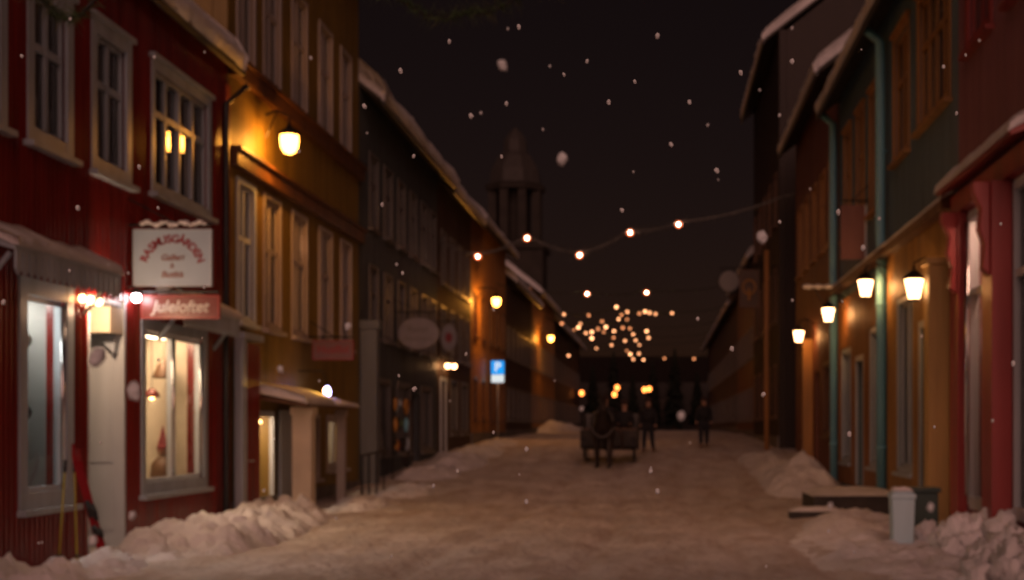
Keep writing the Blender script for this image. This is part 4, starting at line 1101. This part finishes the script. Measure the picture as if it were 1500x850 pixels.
# ================================================================== STREET FURNITURE on the right
ds = thing('doorstep', 'low dark stone steps capped with snow before the teal house', 'steps', (3.2, 25.3, 0))
b = MB(); b.box(2.75, 4.3, 25.0, 27.0, -.2, .40); b.build('upper_step', DSTONE, ds, bevel=.02)
b = MB(); b.box(2.3, 3.2, 24.55, 24.98, -.2, .15); b.build('lower_step', DSTONE, ds, bevel=.02)
def pad(x0, x1, y0, y1, z, t, seed, nx=18, ny=10):
    m = MB()
    for j in range(ny + 1):
        for i in range(nx + 1):
            a, c = i / nx, j / ny
            e = min(1, 5 * min(a, 1 - a)) ** .5 * min(1, 5 * min(c, 1 - c)) ** .5
            m.v.append(Vector((x0 + (x1 - x0) * a, y0 + (y1 - y0) * c, z - .004 + t * e * (1 + .4 * noise.noise(Vector((a * 4, c * 4, seed)))))))
    for j in range(ny):
        for i in range(nx):
            q = j * (nx + 1) + i; m.f.append([q, q + 1, q + nx + 2, q + nx + 1])
    m.f.append([j * (nx + 1) for j in range(ny + 1)][::1] + [])
    m.f.pop()
    return m
pad(2.72, 4.32, 24.97, 27.02, .405, .10, 1).build('step_snow', BANK, ds, True)
pad(2.28, 3.22, 24.53, 24.99, .155, .07, 2).build('step_snow', BANK, ds, True)
bx = thing('waste_bin', 'pale blue upright litter bin standing in the snow on the right', 'bin', (3.2, 18.6, 0))
b = MB(); b.lathe((3.24, 18.75, -.05), [(.185, 0), (.215, .70), (.215, .72)], 4, math.pi / 4); b.build('bin_body', BLUEBOX, bx, bevel=.015)
b = MB(); b.lathe((3.24, 18.75, .671), [(.235, 0), (.235, .05), (.16, .10)], 4, math.pi / 4); b.build('lid', BLUEBOX, bx, bevel=.01)
pad(3.1, 3.38, 18.61, 18.89, .775, .05, 5, 8, 8).build('snow_cap', BANK, bx, True)
pt = thing('planter_box', 'dark green square planter behind the pale blue bin', 'planter', (3.7, 19.5, 0))
b = MB(); b.box(3.48, 3.84, 19.3, 19.66, -.1, .72); b.build('planter_body', GREENBOX, pt, bevel=.015)
b = MB(); b.box(3.45, 3.87, 19.27, 19.69, .722, .79); b.build('rim', GREENBOX, pt, bevel=.01)

# ================================================================== GROUND and SNOW BANKS
def fbm(p, o=4):
    s_ = 0; a = 1
    for k in range(o): s_ += a * noise.noise(p); p = p * 2.1; a *= .5
    return s_
def lines(lo, hi, dense_lo, dense_hi, step, grow=1.6):
    v = [dense_lo]
    while v[-1] < dense_hi: v.append(v[-1] + step)
    s_ = step
    while v[-1] < hi: s_ *= grow; v.append(v[-1] + s_)
    s_ = step
    while v[0] > lo: s_ *= grow; v.insert(0, v[0] - s_)
    return v
xs = lines(-900, 900, -7.6, 5.0, .14); ys = lines(-200, 2500, 9, 45, .16, 1.12)
gm = MB()
for y in ys:
    for x in xs:
        h = ground_h(y)
        if -9 < x < 6.5 and 0 < y < 130:
            h += .035 * fbm(Vector((x * .9, y * .6, 0)), 4)
            pr_ = noise.noise(Vector((x * 2.6, y * 2.2, 7)))
            h -= .10 * max(0, pr_ - .12) ; h += .05 * fbm(Vector((x * .35, y * .12, 3)), 2)
            for tx in (-2.6, -1.1, .9, 2.2):   # sledge and wheel tracks
                h -= .07 * math.exp(-((x - tx - .35 * math.sin(y * .11 + tx)) / .12) ** 2)
        gm.v.append(Vector((x, y, h)))
nx = len(xs)
for j in range(len(ys) - 1):
    for i in range(nx - 1):
        q = j * nx + i; gm.f.append([q, q + 1, q + nx + 1, q + nx])
tag(gm.build('ground', SNOW, None, True), 'trampled snow covering the street', kind='structure')

def bank(label, path, seed, lump=.25, nu=90, nt=22, spiky=0, group=None):
    """heap of shovelled snow along path of (x, y, half width, height)"""
    m = MB(); P = path
    c = Vector((P[len(P) // 2][0], P[len(P) // 2][1], ground_h(P[len(P) // 2][1])))
    for i in range(nu + 1):
        q = i / nu * (len(P) - 1); k = min(int(q), len(P) - 2); f = q - k; f = f * f * (3 - 2 * f)
        a = [P[k][j] + (P[k + 1][j] - P[k][j]) * f for j in range(4)]
        for j in range(nt + 1):
            t = 2 * j / nt - 1
            x = a[0] + a[2] * t; y = a[1]
            prof = (1 - t * t) ** .8
            n1 = fbm(Vector((x * 1.3 + seed, y * 1.3, seed)), 5)
            w_ = Vector((x * 2.2 + .5 * n1, y * 2.0, seed)); vv = noise.voronoi(w_); vd = vv[0][0]; ck = noise.cell(Vector(vv[1][0]) * 3.7)
            h = a[3] * prof * (1 + .35 * n1) + lump * prof * ((.5 - vd) * .95 + (ck - .5) * .22) + .07 * prof * fbm(Vector((x * 7, y * 7, seed)), 3)
            if spiky: h += spiky * prof * max(0, noise.noise(Vector((x * 6, y * 4, seed)))) * 1.6
            edge = min(1, 12 * min(i, nu - i) / nu)
            m.v.append(Vector((x + .06 * noise.noise(Vector((y * 3, x, 1))), y, ground_h(y) - .08 + h * edge)))
    for i in range(nu):
        for j in range(nt):
            q = i * (nt + 1) + j; m.f.append([q, q + nt + 1, q + nt + 2, q + 1])
    o = m.build('snow_bank', BANK, None, True, c)
    return tag(o, label, 'snow bank', group)
bank('tall shovelled snow bank before the lit shop window and yellow house', [(-6.4, 16.9, .6, .12), (-6.3, 18.0, .8, .32), (-6.15, 19.5, .9, .48), (-6.25, 21.2, .9, .32), (-6.3, 23.0, .9, .48), (-6.4, 24.4, .75, .36), (-6.3, 25.3, .6, .12)], 3, .38, 190, 40)
bank('low snow bank along the porch of the yellow house', [(-5.9, 26.0, .6, .12), (-5.8, 27.6, .7, .26), (-5.8, 29.2, .6, .08), (-5.7, 31, .8, .24), (-5.8, 32.6, .7, .10), (-5.8, 34.0, .8, .2)], 8, .2)
bank('snow bank along the grey house towards the parking sign', [(-6.0, 34.6, .7, .15), (-6.0, 36.5, .9, .32), (-6.0, 38.5, .8, .14), (-5.9, 41, 1.0, .52), (-5.9, 43.5, .8, .18), (-5.9, 46, .9, .36), (-6.0, 50, .7, .12), (-6.0, 53, .8, .28), (-6.1, 57, .6, .3)], 12, .2)
bank('rough crusty snow heap under the dim shop window by the ski poles', [(-6.9, 14.0, .9, .30), (-6.6, 14.9, .9, .28), (-6.5, 15.7, .8, .24), (-6.4, 16.4, .6, .22)], 21, .30, 80, 26, .16)
bank('rounded snow mound before the rust brown house on the right', [(3.3, 30.2, .7, .22), (3.3, 32, .95, .55), (3.4, 33.6, 1.0, .68), (3.3, 36, .9, .4), (3.2, 40, .8, .3), (3.2, 46, .7, .3)], 31, .18)
bank('trodden snow bank beside the pale blue bin', [(3.0, 14.6, .9, .12), (2.9, 17, 1.1, .22), (2.9, 19.5, 1.2, .20), (3.2, 22, 1.1, .30), (3.3, 24.3, .9, .26)], 41, .14)
bank('pale lamp lit snow slope far off on the left side', [(-7.0, 82, .5, .3), (-6.6, 86, .7, .8), (-6.1, 90, .9, .6), (-5.4, 95, .9, .3), (-4.8, 98, .6, .1)], 51, .2, 60, 16)
# clods against the pink shop
hp = MB()
rr = random.Random(5)
for i in range(46):
    y = rr.uniform(14.2, 19.3); x = rr.uniform(3.55, 4.5) - (.15 if y < 16 else 0); r = rr.uniform(.11, .24)
    base = .34 * (1 - abs((x - 4.15)) / .9)
    hp.ball((x, y, max(.0, base * rr.uniform(.2, 1.0))), r, 18, 13, (1, 1, rr.uniform(.9, 1.5)), .7, i)
tag(hp.build('snow_heap', BANK, None, True, (4, 16.5, 0)), 'heap of rounded snow clods at the foot of the pink shopfront', 'snow heap')

# ================================================================== PEOPLE, HORSE AND SLEIGH
def person(label, x, y, face, pose='stand', seat=0, coat=COAT, trousers=TROUSER, hat=HAT, s=1.0, stride=.12):
    g = ground_h(y)
    t = thing('person', label, 'person', (x, y, g))
    c, sn = math.cos(face), math.sin(face)
    def P(a, f, h, r):   # a: to the person's left, f: forward, h: up
        return (s * (a * c - f * sn), s * (a * sn + f * c), s * h, r if isinstance(r, tuple) else r * s)
    J = {}; E = []
    if pose == 'stand':
        hip = .92; lean = 0
        legs = {'L': [(.10, 0, .90, .105), (.11, stride * .5 + .03, .50, .075), (.11, stride * .9, .10, .055), (.12, stride * .9 + .14, .05, .05)],
                'R': [(-.10, 0, .90, .105), (-.11, -stride * .2 + .03, .50, .075), (-.11, -stride, .10, .055), (-.12, -stride + .14, .05, .05)]}
        arms = {'L': [(.19, 0, 1.43, .075), (.26, -.02, 1.15, .06), (.27, .08, .90, .05), (.27, .12, .80, .042)],
                'R': [(-.19, 0, 1.43, .075), (-.26, -.03, 1.15, .06), (-.26, .05, .90, .05), (-.26, .09, .80, .042)]}
        z0 = 0
    else:
        z0 = seat - .85
        legs = {'L': [(.10, 0, .90, .11), (.13, .44, .90, .08), (.13, .50, .50, .06), (.13, .64, .45, .05)],
                'R': [(-.10, 0, .90, .11), (-.13, .44, .90, .08), (-.13, .50, .50, .06), (-.13, .64, .45, .05)]}
        arms = {'L': [(.19, 0, 1.43, .075), (.27, .05, 1.16, .06), (.16, .30, 1.08, .05), (.13, .38, 1.10, .042)],
                'R': [(-.19, 0, 1.43, .075), (-.27, .05, 1.16, .06), (-.16, .30, 1.08, .05), (-.13, .38, 1.10, .042)]}
    def U(q): return P(q[0], q[1], q[2] + z0, q[3])
    J['pelvis'] = U((0, 0, .95, .14)); J['waist'] = U((0, 0, 1.12, .13)); J['chest'] = U((0, 0, 1.32, .155)); J['neck'] = U((0, .01, 1.50, .06)); J['head0'] = U((0, .02, 1.58, .075)); J['head1'] = U((0, .02, 1.68, .10)); J['crown'] = U((0, .01, 1.76, .075))
    E += [('pelvis', 'waist'), ('waist', 'chest'), ('chest', 'neck'), ('neck', 'head0'), ('head0', 'head1'), ('head1', 'crown')]
    for k in 'LR':
        for i, q in enumerate(legs[k]): J['leg%s%d' % (k, i)] = U(q)
        for i, q in enumerate(arms[k]): J['arm%s%d' % (k, i)] = U(q)
        E += [('pelvis', 'leg%s0' % k), ('chest', 'arm%s0' % k)]
        E += [('leg%s%d' % (k, i), 'leg%s%d' % (k, i + 1)) for i in range(3)] + [('arm%s%d' % (k, i), 'arm%s%d' % (k, i + 1)) for i in range(3)]
    skin('body', J, E, SKIN, t)
    # coat: a thicker layer over trunk and arms; trousers; boots
    JC = {k: J[k] for k in ('pelvis', 'waist', 'chest')}; EC = [('pelvis', 'waist'), ('waist', 'chest')]
    JC = {k: (*v[:3], v[3] * 1.28) for k, v in JC.items()}
    JC['hem'] = (*U((0, .0 if pose == 'stand' else .06, .72 if pose == 'stand' else .92, .17))[:3], .175 * s); EC.append(('pelvis', 'hem'))
    JC['collar'] = (*U((0, .01, 1.49, .09))[:3], .085 * s); EC.append(('chest', 'collar'))
    for k in 'LR':
        for i in range(3): q = J['arm%s%d' % (k, i)]; JC['a%s%d' % (k, i)] = (*q[:3], q[3] * 1.35)
        EC += [('chest', 'a%s0' % k), ('a%s0' % k, 'a%s1' % k), ('a%s1' % k, 'a%s2' % k)]
    skin('coat', JC, EC, coat, t)
    JT = {'p': (*J['pelvis'][:3], J['pelvis'][3] * 1.12)}; ET = []
    for k in 'LR':
        for i in range(3): q = J['leg%s%d' % (k, i)]; JT['l%s%d' % (k, i)] = (*q[:3], q[3] * 1.22)
        ET += [('p', 'l%s0' % k), ('l%s0' % k, 'l%s1' % k), ('l%s1' % k, 'l%s2' % k)]
    skin('trousers', JT, ET, trousers, t)
    for k in 'LR':
        a, b_ = J['leg%s2' % k], J['leg%s3' % k]
        skin('boot', {'a': (a[0], a[1], a[2] + .10 * s, .075 * s), 'b': (a[0], a[1], a[2] - .03 * s, .07 * s), 'c': (b_[0], b_[1], b_[2], .05 * s)}, [('a', 'b'), ('b', 'c')], RUBBER, t)
        h, w = J['arm%s3' % k], J['arm%s2' % k]
        d = (Vector(h[:3]) - Vector(w[:3])).normalized(); th = d.cross(Vector((c, sn, 0))); hv = Vector(h[:3])
        e1 = hv + d * .09 * s; t1 = hv + (th.normalized() * .05 + d * .04) * s
        skin('mitten', {'w': (*w[:3], .05 * s), 'h': (*h[:3], .052 * s), 'e': (*e1, .04 * s), 't': (*t1, .022 * s)}, [('w', 'h'), ('h', 'e'), ('h', 't')], hat, t)
    # face: nose, eyes, mouth; hat
    f = MB(); W = WORLD[t.name]
    n0 = W + Vector(U((0, .125, 1.655, 0))[:3]); f.ball(n0, .018 * s, 8, 6, (1, 1, 1.4)); f.build('nose', SKIN, t, True)
    f = MB()
    for a in (-.035, .035): f.ball(W + Vector(U((a, .108, 1.685, 0))[:3]), .012 * s, 8, 6)
    f.ball(W + Vector(U((0, .108, 1.615, 0))[:3]), .018 * s, 8, 6, (1, .6, .4)); f.build('features', DARK, t, True)
    f = MB(); f.lathe(W + Vector(U((0, .005, 1.70, 0))[:3]), [(.125 * s, 0), (.13 * s, .03 * s), (.12 * s, .09 * s), (.06 * s, .15 * s), (.02 * s, .165 * s)], 14)
    f.build('hat', hat, t, True)
    return t
person('person in dark clothes and hat standing alone on the right side of the street', (1031 - 965) * 50 / FPX, 50, math.pi, s=.98)
person('person in dark coat standing in the street just right of the sleigh', (950 - 965) * 47 / FPX, 47, math.pi * .9, s=1.0, stride=.2)

SX, SY = -1.55, 38.6     # the horse's chest; it walks towards the camera
gh = ground_h(39)
hs = thing('horse', 'dark bay horse in harness pulling a sleigh towards the viewer', 'horse', (SX, SY + .6, gh))
def H(x, y, z, r): return (x, y - .6 + .6, z, r)
HJ = {'loin': H(0, .3, 1.30, (.27, .30)), 'rump': H(0, .75, 1.34, (.28, .28)), 'belly': H(0, -.1, 1.22, (.29, .33)), 'chest': H(0, -.55, 1.20, (.24, .30)),
      'neck0': H(0, -.78, 1.45, (.14, .22)), 'neck1': H(.02, -.95, 1.72, (.10, .16)), 'poll': H(.03, -1.08, 1.96, (.09, .11)), 'face': H(.04, -1.25, 1.80, (.075, .10)), 'muzzle': H(.045, -1.38, 1.58, (.055, .065)),
      'tail0': H(0, 1.0, 1.38, .06)}
HE = [('loin', 'rump'), ('loin', 'belly'), ('belly', 'chest'), ('chest', 'neck0'), ('neck0', 'neck1'), ('neck1', 'poll'), ('poll', 'face'), ('face', 'muzzle'), ('rump', 'tail0')]
for k, sx, st in (('l', .17, .10), ('r', -.17, -.12)):
    HJ.update({'sh' + k: H(sx, -.56, 1.0, .13), 'el' + k: H(sx * 1.05, -.52, .82, .095), 'kn' + k: H(sx, -.58 - st, .47, .06), 'fe' + k: H(sx, -.52 - st * 1.3, .15, .042), 'ho' + k: H(sx, -.58 - st * 1.3, .04, .055),
               'hi' + k: H(sx, .70, 1.12, .17), 'st' + k: H(sx * 1.1, .50, .86, .12), 'hk' + k: H(sx * 1.05, .88 + st, .54, .062), 'hf' + k: H(sx, .80 + st, .16, .045), 'hh' + k: H(sx, .74 + st, .04, .055)})
    HE += [('chest', 'sh' + k), ('sh' + k, 'el' + k), ('el' + k, 'kn' + k), ('kn' + k, 'fe' + k), ('fe' + k, 'ho' + k), ('rump', 'hi' + k), ('hi' + k, 'st' + k), ('st' + k, 'hk' + k), ('hk' + k, 'hf' + k), ('hf' + k, 'hh' + k)]
skin('body', HJ, HE, HORSE, hs, 2)
W = WORLD[hs.name]
for sx in (-.06, .10):
    b = MB(); p = W + Vector((sx, -1.03, 2.02)); b.tube([p, p + Vector((0, -.01, .09)), p + Vector((0, -.02, .17))], [.035, .03, .004], 8); b.build('ear', HORSE, hs, True)
b = MB()
for i in range(26):
    q = i / 25; p = W + Vector((.0, -.70 - .36 * q, 1.58 + .44 * q)); b.tube([p, p + Vector((.07, .03, -.08)), p + Vector((.11, .05, -.26))], [.025, .02, .006], 5)
for i in range(6): b.tube([W + Vector((.03, -1.06, 2.02)), W + Vector((.03 + .02 * (i - 3), -1.2, 1.94)), W + Vector((.03 + .025 * (i - 3), -1.26, 1.84))], [.02, .015, .005], 5)
b.build('mane', RUBBER, hs, True)
b = MB(); b.tube([W + Vector(q) for q in ((0, 1.0, 1.38), (0, 1.15, 1.25), (0, 1.18, .9), (.02, 1.14, .5))], [.05, .07, .08, .02], 8); b.build('tail', RUBBER, hs, True)
b = MB()
for i in range(2): b.ball(W + Vector((.13 if i else -.05, -1.22, 1.83)), .02, 8, 6)
b.build('eyes', IRON, hs, True)
b = MB(); b.tube([W + Vector((.30 * math.cos(a), -.70 + .1 * math.sin(a), 1.28 + .38 * math.sin(a))) for a in [2 * math.pi * i / 20 for i in range(21)]], .05, 8)
b.tube([W + Vector((.33 * math.cos(a), .0, 1.24 + .36 * math.sin(a))) for a in [2 * math.pi * i / 20 for i in range(21)]], .02, 6); b.build('harness', LEATHER, hs, True)
b = MB(); b.tube([W + Vector((.045 + .085 * math.cos(a), -1.30 + .03 * math.sin(a), 1.70 + .06 * math.sin(a))) for a in [2 * math.pi * i / 14 for i in range(15)]], .012, 5)
b.tube([W + Vector((.13, -1.3, 1.7)), W + Vector((.13, -1.08, 1.95))], .012, 5); b.tube([W + Vector((-.04, -1.3, 1.7)), W + Vector((-.06, -1.08, 1.95))], .012, 5); b.build('bridle', LEATHER, hs, True)

sy = SY + 2.6
gs = ground_h(sy + 1)
sl = thing('horse_sleigh', 'grey wooden sleigh with curved runners behind the dark horse', 'sleigh', (SX + .1, sy + 1, gs))
cx = SX + .1
b = MB()
prof = [(sy, .95), (sy + .1, .5), (sy + .5, .38), (sy + 2.0, .38), (sy + 2.35, .7), (sy + 2.5, 1.45), (sy + 2.42, 1.47), (sy + 2.2, .78), (sy + 1.9, .46), (sy + .5, .46), (sy + .2, .55), (sy + .08, .97)]
b.prism([(cx - .8, y, gs + z) for y, z in prof], 0, (1.6, 0, 0))
for x0 in (cx - .86, cx + .80):
    b.prism([(x0, y, gs + z) for y, z in ((sy + .05, .98), (sy + .3, .40), (sy + 2.1, .40), (sy + 2.48, 1.45), (sy + 1.9, 1.2), (sy + 1.0, .85))], 0, (.06, 0, 0))
b.build('sleigh_body', SLEIGHPAINT, sl)
b = MB(); b.box(cx - .78, cx + .78, sy + .75, sy + 1.2, gs + .465, gs + 1.02); b.build('driver_seat', BROWNWOOD, sl)
b = MB(); b.box(cx - .78, cx + .78, sy + 1.62, sy + 2.05, gs + .465, gs + .85); b.build('passenger_seat', BROWNWOOD, sl)
for x0 in (cx - .72, cx + .72):
    b = MB(); b.tube([(x0, sy - .35, gs + .75), (x0, sy - .42, gs + .5), (x0, sy - .25, gs + .2), (x0, sy + .2, gs + .07), (x0, sy + 2.6, gs + .07)], .035, 8)
    for yy in (sy + .5, sy + 1.8): b.tube([(x0, yy, gs + .07), (x0, yy, gs + .40)], .025, 6)
    b.build('runner', IRON, sl)
for x0 in (cx - .42, cx + .38):
    b = MB(); b.tube([(x0, sy + .1, gs + .5), (x0, sy - .8, gs + .85), (x0 - (.1 if x0 > cx else -.0), SY - .1, gh + 1.15)], .03, 8); b.build('shaft', BROWNWOOD, sl)
for dx, lab in ((-.55, None), (.45, None)): pass
dv = person('driver in dark coat and hat sitting high on the horse sleigh', cx - .15, sy + 1.0, math.pi, 'sit', seat=1.02 + (gs - ground_h(sy + 1)) + .0)
ps2 = person('passenger in dark clothes sitting low behind the sleigh driver', cx + .4, sy + 1.85, math.pi, 'sit', seat=.86)

# ================================================================== FALLING SNOW
def flake_mesh(i):
    m = MB(); rr = random.Random(i)
    m.ball((0, 0, 0), .5, 12, 9, (.86, .86, 1.2), .35, i)
    for k in range(3):
        a = rr.uniform(0, 6.28); e = rr.uniform(-1, 1); d = Vector((math.cos(a) * math.cos(e), math.sin(a) * math.cos(e), math.sin(e)))
        m.ball(d * .30, rr.uniform(.2, .32), 8, 6, (1, 1, 1), .3, k + i)
    return m
FM = []
for i in range(4):
    o = flake_mesh(i).build('snowflake', FLAKE, None, True); FM.append(o.data); bpy.data.objects.remove(o)
def flake(x, y, d, z, label, group='snowflakes falling through the air'):
    o = bpy.data.objects.new('snowflake', random.choice(FM)); COL.objects.link(o)
    o.location = at(x, y, z); s_ = d * z / FPX; o.scale = (s_, s_, s_)
    o.rotation_euler = (random.uniform(-.4, .4), random.uniform(-.4, .4), random.uniform(0, 6))
    tag(o, label, 'snowflake', group)
BIG = [(142, 524, 27, 'bright snowflake in front of the white doorway'), (197, 573, 25, 'bright fluffy snowflake at the left edge of the bright shop window'), (736, 96, 16, 'bright snowflake high in the dark sky under the spruce garland'),
       (823, 233, 17, 'bright snowflake in the dark sky above the nearest light garland'), (1116, 347, 18, 'bright snowflake just above the hanging square sign on the right'), (998, 609, 12, 'bright snowflake left of the lone standing person'),
       (136, 792, 14, 'bright snowflake over the bindings of the red skis'), (194, 755, 11, 'snowflake on the red wall below the bright shop window'), (411, 541, 10, 'snowflake in front of the yellow wall left of the pink sign'),
       (510, 478, 10, 'snowflake just above the pale pink sign'), (1363, 743, 11, 'snowflake in front of the planter rim'), (1216, 741, 9, 'snowflake over the snowy stone steps'),
       (852, 599, 7, 'small bluish snowflake left of the sleigh driver')]
for i, (x, y, d, lab) in enumerate(BIG): flake(x, y, d * .95, 1.05 + .06 * (i % 5), lab)
SMALL = [(658, 61), (963, 53), (606, 229), (534, 156), (587, 104), (742, 152), (911, 308), (892, 150), (983, 212), (1085, 107), (1022, 467), (1072, 511), (1118, 578), (1244, 636), (771, 658), (670, 690), (953, 690), (771, 735),
         (963, 720), (204, 245), (114, 305), (5, 443), (1382, 98), (1401, 166), (1484, 533), (1228, 311), (1264, 363), (438, 222), (607, 570), (635, 712), (1010, 150), (690, 170), (760, 40), (860, 90), (1050, 250), (930, 120), (560, 300), (1160, 90)]
for i, (x, y) in enumerate(SMALL):
    flake(x, y, 5.5 + 2.5 * random.random(), 2.2 + 1.2 * random.random(), 'small pale snowflake drifting through the night air')

rf_ = random.Random(77)
for i in range(60):
    flake(rf_.uniform(20, 1480), rf_.uniform(10, 830), rf_.uniform(2.5, 5.5), rf_.uniform(2.6, 7.0), 'small pale snowflake drifting through the night air')

# ================================================================== LIGHT, SKY, CAMERA
FILL_SUN_TO = Vector((.06, -.90, .37)).normalized()      # towards the soft fill light added from behind the camera, in place of a flash
sun = bpy.data.lights.new('sun', 'SUN'); sun.energy = .86; sun.angle = R(50); sun.color = (1, .50, .39)
so = bpy.data.objects.new('sun', sun); COL.objects.link(so)
so.rotation_euler = FILL_SUN_TO.to_track_quat('Z', 'Y').to_euler(); so.location = (8, -12, 12)
wd = bpy.data.worlds.new('World'); scene.world = wd; wd.use_nodes = True
nt = wd.node_tree; bg = nt.nodes['Background']
sky = nt.nodes.new('ShaderNodeTexSky'); sky.sky_type = 'NISHITA'; sky.sun_disc = False
sky.sun_elevation = math.asin(FILL_SUN_TO.z); sky.sun_rotation = math.atan2(FILL_SUN_TO.x, FILL_SUN_TO.y)
mx = nt.nodes.new('ShaderNodeMix'); mx.data_type = 'RGBA'; mx.blend_type = 'MULTIPLY'; mx.inputs['Factor'].default_value = 1
mx.inputs[7].default_value = (1, .37, .26, 1)
nt.links.new(sky.outputs['Color'], mx.inputs[6]); nt.links.new(mx.outputs[2], bg.inputs['Color'])
bg.inputs['Strength'].default_value = .0026

cam = bpy.data.cameras.new('camera'); co = bpy.data.objects.new('camera', cam); COL.objects.link(co)
co.location = (0, 0, EYE); co.rotation_euler = (R(90), 0, 0)
cam.sensor_width = 36; cam.lens = FPX / 1500 * 36
cam.shift_x = -(965 - 750) / 1500; cam.shift_y = (628 - 425) / 1500
cam.clip_end = 4000; cam.clip_start = .05
cam.dof.use_dof = True; cam.dof.focus_distance = 2.3; cam.dof.aperture_fstop = 6.0
cam.dof.aperture_blades = 7
scene.camera = co

scene.render.engine = 'CYCLES'
cy = scene.cycles
cy.use_denoising = True; cy.denoiser = 'OPENIMAGEDENOISE'; cy.denoising_input_passes = 'RGB_ALBEDO_NORMAL'
cy.max_bounces = 6; cy.diffuse_bounces = 3; cy.glossy_bounces = 3; cy.transparent_max_bounces = 12
cy.sample_clamp_indirect = 1.0; cy.sample_clamp_direct = 12; cy.caustics_reflective = False; cy.caustics_refractive = False
scene.view_settings.view_transform = 'Standard'; scene.view_settings.look = 'None'
scene.view_settings.exposure = 0; scene.view_settings.gamma = 1
